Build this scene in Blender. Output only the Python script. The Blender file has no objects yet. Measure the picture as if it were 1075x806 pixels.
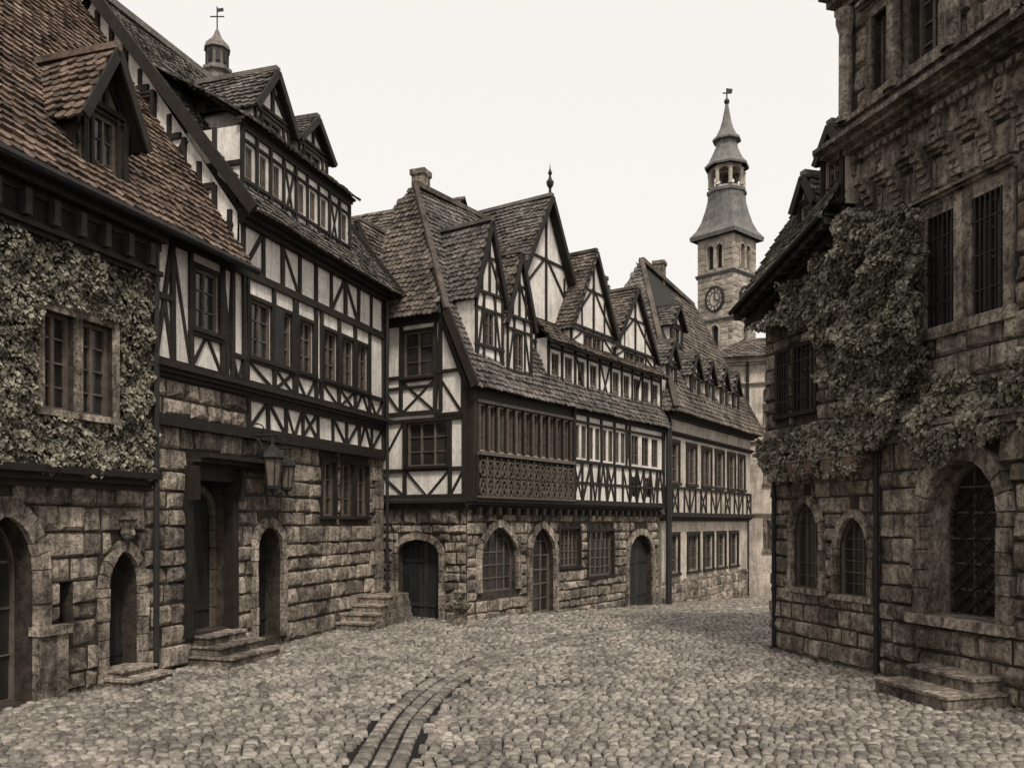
import bpy, math, random
from mathutils import Vector, noise
random.seed(7)
R=random.random; U=random.uniform
H0=2.6; FPX=900.; CX=537.5; HY=548.
def gz(Y):
    if Y<24: return 0.0
    return -0.06*(min(Y,54)-24)

# ---------------------------------------------------------------- materials
def mat(name, c1, c2, scale=3.0, var=0.5, bump=0.3, bscale=30, rough=0.85, streak=0.0, grime=0.0, dist=0.03, spec=0.3):
    m=bpy.data.materials.new(name); m.use_nodes=True; nt=m.node_tree; N=nt.nodes; L=nt.links
    b=N['Principled BSDF']; b.inputs['Roughness'].default_value=rough
    b.inputs['Specular IOR Level'].default_value=spec
    tc=N.new('ShaderNodeTexCoord')
    n1=N.new('ShaderNodeTexNoise'); n1.inputs['Scale'].default_value=scale; n1.inputs['Detail'].default_value=8; n1.inputs['Roughness'].default_value=.65
    L.new(tc.outputs['Object'],n1.inputs['Vector'])
    at=N.new('ShaderNodeAttribute'); at.attribute_name='var'
    mr=N.new('ShaderNodeMapRange'); mr.inputs[1].default_value=.34; mr.inputs[2].default_value=.64
    L.new(n1.outputs['Fac'],mr.inputs[0])
    mx=N.new('ShaderNodeMix'); mx.data_type='FLOAT'; mx.inputs[0].default_value=var
    L.new(mr.outputs[0],mx.inputs[2]); L.new(at.outputs['Fac'],mx.inputs[3])
    cm=N.new('ShaderNodeMix'); cm.data_type='RGBA'
    cm.inputs[6].default_value=(*c1,1); cm.inputs[7].default_value=(*c2,1)
    L.new(mx.outputs[0],cm.inputs[0]); col=cm.outputs[2]
    def mul(col,scalevec,s,lo,hi,amt):
        mp=N.new('ShaderNodeMapping'); mp.inputs['Scale'].default_value=scalevec
        L.new(tc.outputs['Object'],mp.inputs['Vector'])
        n=N.new('ShaderNodeTexNoise'); n.inputs['Scale'].default_value=s; n.inputs['Detail'].default_value=6; n.inputs['Roughness'].default_value=.7
        L.new(mp.outputs[0],n.inputs['Vector'])
        r=N.new('ShaderNodeMapRange'); r.inputs[1].default_value=lo; r.inputs[2].default_value=hi
        r.inputs[3].default_value=1-amt; r.inputs[4].default_value=1
        L.new(n.outputs['Fac'],r.inputs[0])
        k=N.new('ShaderNodeMix'); k.data_type='RGBA'; k.blend_type='MULTIPLY'; k.inputs[0].default_value=1
        L.new(col,k.inputs[6]); L.new(r.outputs[0],k.inputs[7]); return k.outputs[2]
    if streak: col=mul(col,(4,4,.5),1.6,.38,.55,streak)
    if grime: col=mul(col,(1,1,1),.9,.38,.56,grime); col=mul(col,(1,1,1),14,.40,.52,min(.9,grime*.9))
    L.new(col,b.inputs['Base Color'])
    n2=N.new('ShaderNodeTexNoise'); n2.inputs['Scale'].default_value=bscale; n2.inputs['Detail'].default_value=6; n2.inputs['Roughness'].default_value=.7
    L.new(tc.outputs['Object'],n2.inputs['Vector'])
    bp=N.new('ShaderNodeBump'); bp.inputs['Strength'].default_value=bump; bp.inputs['Distance'].default_value=dist
    L.new(n2.outputs['Fac'],bp.inputs['Height']); L.new(bp.outputs[0],b.inputs['Normal'])
    return m
M={}
M['stone']=mat('weathered_sandstone',(.10,.077,.058),(.84,.71,.58),4,.5,1.0,11,.9,streak=.6,grime=.64,dist=.12)
M['mortar']=mat('old_mortar',(.022,.017,.013),(.09,.071,.056),5,.2,.8,20,.95,grime=.4)
M['plaster']=mat('lime_plaster',(.72,.655,.58),(.91,.86,.79),2.5,.25,.35,25,.9,streak=.26,grime=.2)
M['plaster2']=mat('ochre_plaster',(.38,.315,.255),(.74,.645,.545),1.6,.2,.4,22,.9,streak=.45,grime=.4)
M['timber']=mat('dark_oak',(.006,.0045,.0035),(.034,.026,.02),6,.5,.5,40,.7,streak=.3)
M['frame']=mat('window_frame_wood',(.05,.039,.031),(.17,.135,.11),8,.4,.3,40,.6)
M['carved']=mat('carved_oak',(.035,.027,.02),(.14,.115,.092),8,.5,.3,40,.6)
M['redtile']=mat('clay_tiles',(.04,.027,.021),(.31,.22,.168),3,.6,.5,30,.85,grime=.5)
M['browntile']=mat('brown_tiles',(.034,.027,.022),(.27,.22,.18),2.5,.6,.5,30,.85,grime=.5)
M['slate']=mat('slate_tiles',(.026,.023,.020),(.25,.22,.19),2.2,.6,.5,30,.7,grime=.45)
M['cobble']=mat('cobblestone',(.045,.038,.031),(.54,.475,.405),5,.55,.8,40,.38,grime=.42,spec=.6)
M['joint']=mat('street_joint_sand',(.004,.0035,.003),(.014,.012,.010),3,.1,.6,30,.95)
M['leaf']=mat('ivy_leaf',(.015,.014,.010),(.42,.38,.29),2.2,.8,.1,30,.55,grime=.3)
M['glass']=mat('old_glass',(.008,.008,.008),(.04,.037,.033),2,.6,.25,4,.12,spec=.6,dist=.02)
M['iron']=mat('wrought_iron',(.008,.008,.008),(.03,.027,.025),6,.4,.3,40,.55)
M['door']=mat('painted_door',(.010,.011,.011),(.045,.045,.042),5,.6,.4,30,.6,streak=.5)
M['lead']=mat('lead_roof',(.08,.075,.07),(.22,.205,.19),1.2,.5,.3,8,.55,streak=.4)
M['towerstone']=mat('tower_stone',(.24,.20,.163),(.62,.54,.45),1.2,.4,.6,5,.9,grime=.4)
M['pale']=mat('pale_render',(.44,.37,.30),(.74,.65,.55),.8,.3,.4,8,.9,streak=.35,grime=.35)
M['clay']=mat('terracotta',(.05,.035,.028),(.2,.14,.10),5,.5,.3,30,.8)

# ---------------------------------------------------------------- mesh builders
class MB:
    def __init__(s): s.v=[];s.f=[];s.a=[]
    def add(s,vs,fs,var=None):
        o=len(s.v); var=R() if var is None else var
        s.v.extend([tuple(p) for p in vs]); s.a.extend([var]*len(vs))
        s.f.extend([tuple(i+o for i in f) for f in fs])
    def obj(s,name,m,parent=None,smooth=False):
        me=bpy.data.meshes.new(name); me.from_pydata(s.v,[],s.f)
        at=me.attributes.new('var','FLOAT','POINT'); at.data.foreach_set('value',s.a)
        me.materials.append(m); me.update()
        if smooth: me.polygons.foreach_set('use_smooth',[True]*len(me.polygons))
        o=bpy.data.objects.new(name,me); bpy.context.scene.collection.objects.link(o)
        if parent: o.parent=parent
        return o
HEX=[(0,1,2,3),(4,7,6,5),(0,4,5,1),(1,5,6,2),(2,6,7,3),(3,7,4,0)]
def bar(mb,p,q,w,h,up=Vector((0,0,1)),var=None):
    p=Vector(p);q=Vector(q);t=(q-p).normalized(); s=t.cross(up)
    if s.length<1e-4: s=Vector((1,0,0))
    s.normalize(); k=s.cross(t).normalized()
    o=[s*-w/2+k*-h/2, s*w/2+k*-h/2, s*w/2+k*h/2, s*-w/2+k*h/2]
    mb.add([p+x for x in o]+[q+x for x in o],HEX,var)
class House:
    def __init__(s,name): s.name=name; s.parts={}
    def p(s,part,m):
        if part not in s.parts: s.parts[part]=(MB(),m)
        return s.parts[part][0]
    def done(s,smooth=()):
        e=bpy.data.objects.new(s.name,None); bpy.context.scene.collection.objects.link(e)
        for k,(mb,m) in s.parts.items():
            if mb.v: mb.obj(k,M[m],e,k in smooth)
        return e
class Fac:
    def __init__(s,P0,P1):
        s.o=Vector((P0[0],P0[1],0)); e=Vector((P1[0],P1[1],0))
        s.t=(e-s.o).normalized(); s.len=(e-s.o).length
        n=Vector((s.t.y,-s.t.x,0))
        if n.dot(-s.o)<0: n=-n
        s.n=n
    def pt(s,u,z,d=0):
        p=s.o+s.t*u+s.n*d; return Vector((p.x,p.y,z))
    def px(s,x,y,d=0):
        r=Vector(((x-CX)/FPX,1,0)); o=s.o+s.n*d
        k=o.dot(s.n)/r.dot(s.n); p=r*k
        return (p-s.o).dot(s.t), H0+k*(HY-y)/FPX
    def U(s,x,d=0): return s.px(x,0,d)[0]
    def rect(s,x0,y0,x1,y1,d=0):
        a=s.px(x0,y0,d);b=s.px(x1,y0,d);xm=(x0+x1)/2
        t=s.px(xm,y0,d)[1];bb=s.px(xm,y1,d)[1]
        return min(a[0],b[0]),max(a[0],b[0]),bb,t
    def box(s,mb,u0,u1,z0,z1,d0,d1,var=None):
        P=[s.pt(u0,z0,d0),s.pt(u1,z0,d0),s.pt(u1,z0,d1),s.pt(u0,z0,d1),s.pt(u0,z1,d0),s.pt(u1,z1,d0),s.pt(u1,z1,d1),s.pt(u0,z1,d1)]
        mb.add(P,HEX,var)
    def beam(s,mb,u0,z0,u1,z1,w=.14,d0=-.02,d1=.05,var=None):
        du=u1-u0;dz=z1-z0;l=math.hypot(du,dz)
        if l<1e-4: return
        w*=U(.85,1.1)
        a=-dz/l*w/2;b=du/l*w/2; d1=d1+U(0,.014)
        c=[(u0+a,z0+b),(u0-a,z0-b),(u1-a,z1-b),(u1+a,z1+b)]
        c=[(x+U(-.012,.012),y+U(-.012,.012)) for x,y in c]
        mb.add([s.pt(x,y,d0) for x,y in c]+[s.pt(x,y,d1) for x,y in c],HEX,var)
def arch_pts(op,n=12,off=0.0):
    u0,u1,z1=op['u0'],op['u1'],op['z1']; c=(u0+u1)/2;a=(u1-u0)/2;k=op.get('arch')
    rise=op['rise']; zs=z1-rise; out=[]
    for i in range(n+1):
        x=-math.cos(math.pi*i/n)
        if k=='round': z=math.sqrt(max(0,1-x*x))
        else:
            cc=op.get('c',1.0); z=math.sqrt(max(0,(1+cc)**2-(abs(x)+cc)**2))/math.sqrt((1+cc)**2-cc*cc)
        out.append((c+x*(a+off),zs+z*(rise+off*1.15)))
    return out
def wall(F,mb,u0,u1,z0,z1,ops,d=0,depth=.25,rmb=None):
    us=sorted(set([u0,u1]+[o['u0'] for o in ops]+[o['u1'] for o in ops])); us=[u for u in us if u0-1e-6<=u<=u1+1e-6]
    zs=sorted(set([z0,z1]+[o['z0'] for o in ops]+[o['z1'] for o in ops])); zs=[z for z in zs if z0-1e-6<=z<=z1+1e-6]
    for i in range(len(us)-1):
        for j in range(len(zs)-1):
            cu=(us[i]+us[i+1])/2;cz=(zs[j]+zs[j+1])/2
            if any(o['u0']<cu<o['u1'] and o['z0']<cz<o['z1'] for o in ops): continue
            mb.add([F.pt(us[i],zs[j],d),F.pt(us[i+1],zs[j],d),F.pt(us[i+1],zs[j+1],d),F.pt(us[i],zs[j+1],d)],[(0,1,2,3)],.5)
    rmb=rmb or mb
    for o in ops:
        if o.get('arch'):
            A=arch_pts(o)
            for i in range(len(A)-1):
                (a,b),(c,e)=A[i],A[i+1]
                mb.add([F.pt(a,b,d),F.pt(c,e,d),F.pt(c,o['z1'],d),F.pt(a,o['z1'],d)],[(0,1,2,3)],.5)
            P=[(o['u0'],o['z0'])]+A+[(o['u1'],o['z0'])]
        else: P=[(o['u0'],o['z0']),(o['u0'],o['z1']),(o['u1'],o['z1']),(o['u1'],o['z0'])]
        n=len(P)
        for i in range(n):
            a=P[i];b=P[(i+1)%n]
            rmb.add([F.pt(*a,d),F.pt(*b,d),F.pt(*b,d-depth),F.pt(*a,d-depth)],[(0,1,2,3)],.4)
def ring(F,mb,op,w=.22,d0=-.01,d1=.07,n=11,jamb=True):
    A=arch_pts(op,n);B=arch_pts(op,n,w)
    for i in range(n):
        g=.04
        def lp(p,q,t): return (p[0]+(q[0]-p[0])*t,p[1]+(q[1]-p[1])*t)
        c=[lp(A[i],A[i+1],g),lp(A[i],A[i+1],1-g),lp(B[i],B[i+1],1-g),lp(B[i],B[i+1],g)]
        dd=d1+U(0,.03)
        mb.add([F.pt(*x,d0) for x in c]+[F.pt(*x,dd) for x in c],HEX,U(.25,1))
    if jamb:
        z=op['z0']; zs=op['z1']-op['rise']
        while z<zs-.05:
            h=min(U(.28,.42),zs-z)
            if zs-z-h<.12: h=zs-z
            for (a,b) in ((op['u0']-w*U(.9,1.15),op['u0']),(op['u1'],op['u1']+w*U(.9,1.15))):
                F.box(mb,a,b,z+.008,z+h-.008,d0,d1+U(0,.03),U(.2,1))
            z+=h
def blocks(F,mb,u0,u1,z0,z1,ops,bh=(.24,.42),bw=(.3,.8),d=0,hh=(.015,.085),m=.0,mz=.0):
    z=z0
    while z<z1-.04:
        h=U(*bh)
        if z1-z-h<bh[0]*.6: h=z1-z
        iv=[(u0,u1)]
        for o in ops:
            mm=o.get('m',m)
            oz0=o['z0']-mz; oz1=o['z1']+mm
            if oz1<=z+.03 or oz0>=z+h-.03: continue
            a,b=o['u0']-mm,o['u1']+mm
            if o.get('arch'):
                zs=o['z1']-o['rise']
                if z>zs:
                    t=min(1,(z-zs)/(o['rise']+mm)); f=math.sqrt(max(0,1-t*t)) if o['arch']=='round' else max(.0,1-t**1.6)
                    c=(a+b)/2; hw=(b-a)/2*f; a,b=c-hw,c+hw
            nv=[]
            for (p,q) in iv:
                if b<=p or a>=q: nv.append((p,q)); continue
                if a>p: nv.append((p,a))
                if b<q: nv.append((b,q))
            iv=nv
        for (p,q) in iv:
            u=p-(U(0,bw[0]) if p==u0 else 0)
            while u<q-.02:
                w=U(*bw)
                if q-u-w<bw[0]*.5: w=q-u
                g=U(.005,.014)
                a=max(p,u)+g;b=min(q,u+w)-g;u+=w
                if b-a<.04: continue
                c0,c1=z+g,z+h-g; k=min(.045,(b-a)/4); e=d+U(*hh); v=R()
                P=[(a,c0),(b,c0),(b,c1),(a,c1)]
                T=[(a+k*U(.3,1.7),c0+k*U(.3,1.7)),(b-k*U(.3,1.7),c0+k*U(.3,1.7)),(b-k*U(.3,1.7),c1-k*U(.3,1.7)),(a+k*U(.3,1.7),c1-k*U(.3,1.7))]
                vs=[F.pt(x,y,d-.01) for x,y in P]+[F.pt(x,y,e+U(-.02,.02)) for x,y in T]+[F.pt((a+b)/2+U(-.3,.3)*(b-a)*.5,(c0+c1)/2+U(-.07,.07),e+U(-.01,.045))]
                mb.add(vs,[(0,1,5,4),(1,2,6,5),(2,3,7,6),(3,0,4,7),(4,5,8),(5,6,8),(6,7,8),(7,4,8)],v)
        z+=h
def window(F,H,o,d,cols=2,rows=3,fw=.055,casing=0,bars=0,deep=.12):
    g=H.p('glass_panes','glass'); fr=H.p('window_frames','frame')
    u0,u1,z0,z1=o['u0'],o['u1'],o['z0'],o['z1']; dg=d-deep
    if o.get('arch'):
        A=arch_pts(o,12); P=[(u0,z0)]+A+[(u1,z0)]
        c=((u0+u1)/2,(z0+z1)/2)
        g.add([F.pt(*p,dg) for p in P],[tuple(range(len(P)))],R())
        for i in range(len(P)-1):
            F.beam(fr,*P[i],*P[i+1],fw*1.4,dg-.01,dg+.06)
        F.beam(fr,*P[0],*P[-1],fw*1.4,dg-.01,dg+.06)
        zs=z1-o['rise']
        def top(u):
            x=abs((u-c[0])/((u1-u0)/2))
            if o['arch']=='round': return zs+o['rise']*math.sqrt(max(0,1-x*x))
            cc=o.get('c',1.0); return zs+o['rise']*math.sqrt(max(0,(1+cc)**2-(x+cc)**2))/math.sqrt((1+cc)**2-cc*cc)
        for i in range(1,cols):
            u=u0+(u1-u0)*i/cols; F.beam(fr,u,z0,u,top(u),fw*.7,dg-.008,dg+.03)
        for j in range(1,rows):
            z=z0+(z1-z0)*j/rows
            if z<zs: a,b=u0,u1
            else:
                hw=(u1-u0)/2*math.sqrt(max(0,1-((z-zs)/o['rise'])**2)); a,b=c[0]-hw*.85,c[0]+hw*.85
            F.beam(fr,a,z,b,z,fw*.6,dg-.006,dg+.022)
        return
    n=max(1,cols)
    for i in range(n):
        a=u0+(u1-u0)*i/n;b=u0+(u1-u0)*(i+1)/n; j=[U(-.012,.012) for _ in range(4)]
        g.add([F.pt(a,z0,dg+j[0]),F.pt(b,z0,dg+j[1]),F.pt(b,z1,dg+j[2]),F.pt(a,z1,dg+j[3])],[(0,1,2,3)],R())
    F.box(fr,u0,u0+fw,z0,z1,dg-.02,dg+.06);F.box(fr,u1-fw,u1,z0,z1,dg-.02,dg+.06)
    F.box(fr,u0+fw,u1-fw,z0,z0+fw,dg-.02,dg+.058);F.box(fr,u0+fw,u1-fw,z1-fw,z1,dg-.02,dg+.058)
    for i in range(1,cols):
        u=u0+(u1-u0)*i/cols; F.box(fr,u-fw*.5,u+fw*.5,z0+fw,z1-fw,dg-.015,dg+.05)
    for j in range(1,rows):
        z=z0+(z1-z0)*j/rows; F.box(fr,u0+fw,u1-fw,z-fw*.25,z+fw*.25,dg-.01,dg+.03)
    if bars:
        ir=H.p('iron_bars','iron')
        for i in range(bars):
            u=u0+(u1-u0)*(i+.5)/bars; F.box(ir,u-.012,u+.012,z0,z1,d+.02,d+.045)
        for j in range(3):
            z=z0+(z1-z0)*(j+.7)/3.4; F.box(ir,u0,u1,z-.012,z+.012,d+.015,d+.05)
    if casing:
        cs=H.p('window_casings' if casing<.2 else 'stone_window_casings','timber' if casing<.2 else 'stone'); w=casing if casing<.2 else casing-.1
        F.box(cs,u0-w,u0,z0-w*.5,z1+w,d-.02,d+.055);F.box(cs,u1,u1+w,z0-w*.5,z1+w,d-.02,d+.057)
        F.box(cs,u0,u1,z1,z1+w,d-.02,d+.05)
        F.box(cs,u0-w*1.3,u1+w*1.3,z0-w,z0,d-.02,d+.10)
def R4(r,**k):
    d=dict(u0=r[0],u1=r[1],z0=r[2],z1=r[3]); d.update(k); return d
def inpoly(x,y,P):
    c=False;n=len(P)
    for i in range(n):
        x0,y0=P[i];x1,y1=P[(i+1)%n]
        if (y0>y)!=(y1>y) and x<(x1-x0)*(y-y0)/(y1-y0)+x0: c=not c
    return c
def tiles(H,part,m,poly,tw=.17,th=.16,thick=.034,jit=1.0):
    """poly[0]->poly[1] is the eave; lays individual tiles over the polygon"""
    mb=H.p(part,m); P=[Vector(p) for p in poly]
    e1=(P[1]-P[0]).normalized(); nn=e1.cross(P[2]-P[0]).normalized()
    if nn.z<0: nn=-nn
    e2=nn.cross(e1).normalized()
    if e2.z<0: e2=-e2
    o=P[0]; Q=[((p-o).dot(e1),(p-o).dot(e2)) for p in P]
    ux0=min(q[0] for q in Q);ux1=max(q[0] for q in Q);vy0=min(q[1] for q in Q);vy1=max(q[1] for q in Q)
    mb2=H.p(part+'_deck','timber'); mb2.add([p-nn*.05 for p in P],[tuple(range(len(P)))],.5)
    y=vy0-th*.2; r=0
    while y<vy1:
        x=ux0-(tw/2 if r%2 else 0); wv=U(-.014,.014)*jit
        while x<ux1:
            if inpoly(x+tw/2,y+th*.6,Q):
                w=tw*U(.88,.985); a=x+U(-.008,.008)*jit; lift=thick*U(.8,1.8); yy=y+wv+U(-.018,.018)*jit; L=th*1.22
                sg=noise.noise(Vector((x*.5,y*.5,3)))*.06
                def q(u,v,h): return o+e1*u+e2*v+nn*(h+sg)
                vs=[q(a,yy+th*.22,lift),q(a+w*.2,yy+th*.04,lift),q(a+w*.5,yy-.01,lift),q(a+w*.8,yy+th*.04,lift),q(a+w,yy+th*.22,lift+U(-.004,.01)),q(a+w,yy+L,.004),q(a,yy+L,.004)]
                vs+=[q(a,yy+th*.22,-.01),q(a+w*.2,yy+th*.04,-.01),q(a+w*.5,yy-.01,-.01),q(a+w*.8,yy+th*.04,-.01),q(a+w,yy+th*.22,-.01)]
                mb.add(vs,[(0,1,2,3,4,5,6),(7,8,1,0),(8,9,2,1),(9,10,3,2),(10,11,4,3),(11,5,4),(7,0,6)])
            x+=tw
        y+=th; r+=1
def lathe(mb,x,y,prof,n=12,rot=0,var=None,sq=None):
    vs=[];fs=[]
    for i,(r,z) in enumerate(prof):
        for k in range(n):
            a=2*math.pi*k/n+rot; rr=r
            if sq is not None:
                q=sq[i]; rr=r*(1 if k%2==0 else (1-q)+q*.7071)
            vs.append((x+rr*math.cos(a),y+rr*math.sin(a),z))
    for i in range(len(prof)-1):
        for k in range(n):
            a=i*n+k;b=i*n+(k+1)%n; fs.append((a,b,b+n,a+n))
    mb.add(vs,fs,var)
def gable_dormer(F,H,u0,u1,z0,zw,zp,df,depth,roofm='browntile',wallm='plaster',over=.15,win=None,wins=None,tw=.17,timber=True,finial=False,brace=True,bw=.085):
    """dormer with gable front facing the street; roof ridge runs back by depth"""
    pl=H.p('dormer_walls' if wallm=='plaster' else 'dormer_boarding',wallm); ti=H.p('dormer_timber','timber'); c=(u0+u1)/2
    wl=wins if wins else ([win] if win else [])
    ops=[R4(w) for w in wl]
    wall(F,pl,u0,u1,z0,zw,ops,df,.08)
    pl.add([F.pt(u0,zw,df),F.pt(u1,zw,df),F.pt(c,zp,df)],[(0,1,2)],.5)
    for u in (u0,u1):
        pl.add([F.pt(u,z0,df),F.pt(u,z0,df-depth),F.pt(u,zw,df-depth),F.pt(u,zw,df)],[(0,1,2,3)],.5)
    for o in ops: window(F,H,o,df,2,3,.045,deep=.07)
    if timber:
        F.beam(ti,u0+.05,z0,u0+.05,zw,bw,df-.02,df+.05);F.beam(ti,u1-.05,z0,u1-.05,zw,bw,df-.02,df+.05)
        F.beam(ti,u0,z0+.05,u1,z0+.05,bw,df-.02,df+.055); F.beam(ti,u0,zw,u1,zw,bw,df-.02,df+.06)
        F.beam(ti,c,zw,c,zp-.1,bw,df-.02,df+.04)
        for win in wl:
            F.beam(ti,win[0]-.05,z0,win[0]-.05,zw,bw*.8,df-.02,df+.04);F.beam(ti,win[1]+.05,z0,win[1]+.05,zw,bw*.8,df-.02,df+.04)
        if wl:
            win=wl[0]; F.beam(ti,u0,win[2]-.04,u1,win[2]-.04,bw,df-.02,df+.045); F.beam(ti,u0,win[3]+.04,u1,win[3]+.04,bw*.8,df-.02,df+.045)
        if brace:
            F.beam(ti,u0+.1,zw+.02,c,(zw+zp)/2+.1,bw*.8,df-.02,df+.035);F.beam(ti,u1-.1,zw+.02,c,(zw+zp)/2+.1,bw*.8,df-.02,df+.035)
            zm=(zw+zp)/2; F.beam(ti,(u0+c)/2,zm,(u1+c)/2,zm,bw*.8,df-.02,df+.03)
            if zp-zw>1.8:
                for f in (.25,.75):
                    uu=u0+(u1-u0)*f; F.beam(ti,uu,zw,uu,zw+(zp-zw)*.42,bw*.8,df-.02,df+.03)
            for (a,b) in ((u0,(wl[0][0] if wl else c)),(u1,(wl[-1][1] if wl else c))):
                if abs(a-b)>.25: F.beam(ti,a,z0+.05,b,zw-.05,bw*.8,df-.02,df+.03)
    s=(zp-zw)/(c-u0); ov=over; fo=df+over*1.3
    for sg,ue in ((-1,u0-ov),(1,u1+ov)):
        ze=zw-ov*s
        poly=[F.pt(ue,ze,fo),F.pt(ue,ze,df-depth),F.pt(c,zp,df-depth),F.pt(c,zp,fo)]
        tiles(H,'dormer_roof_tiles_'+roofm[:3],roofm,poly,tw,tw*.9)
        bar(ti,F.pt(ue,ze-.03,fo+.012),F.pt(c,zp-.03,fo+.012),.05,.14)
    bar(H.p('ridge_caps_'+roofm[:3],roofm),F.pt(c,zp+.05,fo),F.pt(c,zp+.05,df-depth),.16,.1)
    if finial:
        f=H.p('finial','iron'); p=F.pt(c,zp,fo-.1)
        lathe(f,p.x,p.y,[(.05,p.z),(.04,p.z+.25),(.1,p.z+.35),(.12,p.z+.45),(.05,p.z+.56),(.03,p.z+.65),(.07,p.z+.72),(.02,p.z+.85),(.0,p.z+1.05)],8)
def infill(F,ti,posts,za,zb,d,pats,w=.11,rails=()):
    F.beam(ti,posts[0],za,posts[-1],za,w*1.15,d-.02,d+.055)
    F.beam(ti,posts[0],zb,posts[-1],zb,w*1.15,d-.02,d+.055)
    for u in posts: F.beam(ti,u,za,u+U(-.015,.015),zb,w,d-.02,d+.045)
    for r in rails: F.beam(ti,posts[0],r,posts[-1],r+U(-.015,.015),w*.85,d-.02,d+.04)
    for i in range(len(posts)-1):
        a,b=posts[i],posts[i+1]; p=pats[i%len(pats)]
        if '/' in p: F.beam(ti,a,za,b,zb,w*.8,d-.02,d+.03)
        if '\\' in p: F.beam(ti,a,zb,b,za,w*.8,d-.02,d+.025)
        if 'A' in p: F.beam(ti,a,za,(a+b)/2,zb,w*.8,d-.02,d+.03); F.beam(ti,b,za,(a+b)/2,zb,w*.8,d-.02,d+.028)
        if 'V' in p: F.beam(ti,a,zb,(a+b)/2,za,w*.8,d-.02,d+.03); F.beam(ti,b,zb,(a+b)/2,za,w*.8,d-.02,d+.028)
def cornice(F,mb,u0,u1,z,h,d,out=.25,n=3):
    for i in range(n):
        F.box(mb,u0-.003*i,u1+.003*i,z+h*i/n,z+h*(i+1)/n+.004,d-.05,d+out*(i+1)/n+.001*i)
def leafmass(F,mb,poly,count,dmax=.25,size=(.05,.11),nsc=1.3,dmin=.0,thr=-.25):
    us=[p[0] for p in poly];zs=[p[1] for p in poly]; n=0;tries=0
    while n<count and tries<count*6:
        tries+=1
        u=U(min(us),max(us));z=U(min(zs),max(zs))
        e1=noise.noise(Vector((u*2.2,z*2.2,1)))*.22; e2=noise.noise(Vector((u*2.2,z*2.2,9)))*.22
        if not inpoly(u+e1,z+e2,poly): continue
        q=noise.noise(Vector((u*nsc,z*nsc,5)))+.5*noise.noise(Vector((u*nsc*3,z*nsc*3,15)))
        if q<thr+U(-.12,.12): continue
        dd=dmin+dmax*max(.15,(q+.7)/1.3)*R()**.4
        s=U(*size); c=F.pt(u,z,dd)
        nv=(F.n*U(.3,1)+Vector((U(-1,1),U(-1,1),U(-.2,1.1)))*.7).normalized()
        dn=Vector((U(-.7,.7),U(-.7,.7),-1)); t=(dn-nv*dn.dot(nv)).normalized(); b=nv.cross(t)
        vs=[c-t*s*.5,c+b*s*.5-t*s*.1+nv*s*.12,c+t*s*.62,c-b*s*.5-t*s*.1+nv*s*.12]
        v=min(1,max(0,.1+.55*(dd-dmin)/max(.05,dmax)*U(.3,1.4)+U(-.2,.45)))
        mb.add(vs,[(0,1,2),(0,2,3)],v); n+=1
def pipe(mb,p,q,r=.05,n=8):
    p=Vector(p);q=Vector(q);t=(q-p).normalized(); s=t.cross(Vector((.3,.9,.1))).normalized();k=t.cross(s)
    vs=[]
    for c in (p,q):
        for i in range(n):
            a=2*math.pi*i/n; vs.append(c+s*r*math.cos(a)+k*r*math.sin(a))
    mb.add(vs,[(i,(i+1)%n,(i+1)%n+n,i+n) for i in range(n)]+[tuple(range(n)),tuple(range(n,2*n))])
weeds=MB()
def base_weeds(F,u0,u1,n,z=0):
    """small grass and moss tufts growing along the foot of a wall"""
    for _ in range(n):
        u=U(u0,u1)
        if noise.noise(Vector((u*1.3,F.o.x,2)))<-.05: continue
        d=.07+.16*R()**2
        for k in range(7):
            a=u+U(-.04,.04);b=d+U(-.03,.03);h=U(.03,.11);w=.008
            p=F.pt(a,z,b); p.z=gz(p.y)-.02
            tip=p+F.t*U(-.05,.05)+F.n*U(-.02,.05)+Vector((0,0,h))
            weeds.add([p-F.t*w,p+F.t*w,tip],[(0,1,2)],U(0,.6))

# ================================================================ LEFT ROW
FL=Fac((-8.33,8),(-8.33+.314*15.1,23.1))
uA=FL.U(150); uB=FL.U(245); uE=FL.len
A=House('ivy_covered_stone_house')
o1=R4((FL.U(-28),FL.U(34),0.0,FL.px(5,540)[1]),arch='pt',rise=.8,m=.26,c=.5)
o2=R4((FL.U(111),FL.U(144),0.02,FL.px(128,577)[1]),arch='pt',rise=.6,m=.2)
o0=R4((2.0,3.0,1.0,2.4))
sl=R4(FL.rect(62,610,76,660),m=0)
mo=A.p('ground_floor_wall','mortar'); st=A.p('stone_blocks','stone')
wall(FL,mo,0,uA,-.1,3.25,[o1,o2,o0,sl],0,.45)
blocks(FL,st,0,uA,0,3.2,[o1,o2,o0,sl])
ring(FL,st,o1,.26);ring(FL,st,o2,.18,n=9)
# carved keystone head above the small arched door
kp=FL.pt((o2['u0']+o2['u1'])/2,0,.12); kz=o2['z1']+.14
lathe(A.p('carved_keystone','stone'),kp.x,kp.y,[(.02,kz),(.09,kz+.05),(.12,kz+.14),(.10,kz+.2),(.13,kz+.27),(.13,kz+.33),(.17,kz+.36),(.17,kz+.41),(0,kz+.42)],8,0,.25)
kq=FL.pt((o2['u0']+o2['u1'])/2,0,.23); lathe(A.p('carved_keystone','stone'),kq.x,kq.y,[(0,kz+.08),(.03,kz+.11),(.03,kz+.17),(0,kz+.2)],6,0,.6)
window(FL,A,o1,0,3,4,deep=.4);window(FL,A,o0,0,2,3,deep=.2)
FL.box(st,o1['u1']+.02,o1['u1']+.5,-.1,.95,-.05,.16,.5);FL.box(st,o1['u1']-.02,o1['u1']+.55,.95,1.08,-.05,.2,.9)
dr=A.p('doors','door')
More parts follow.
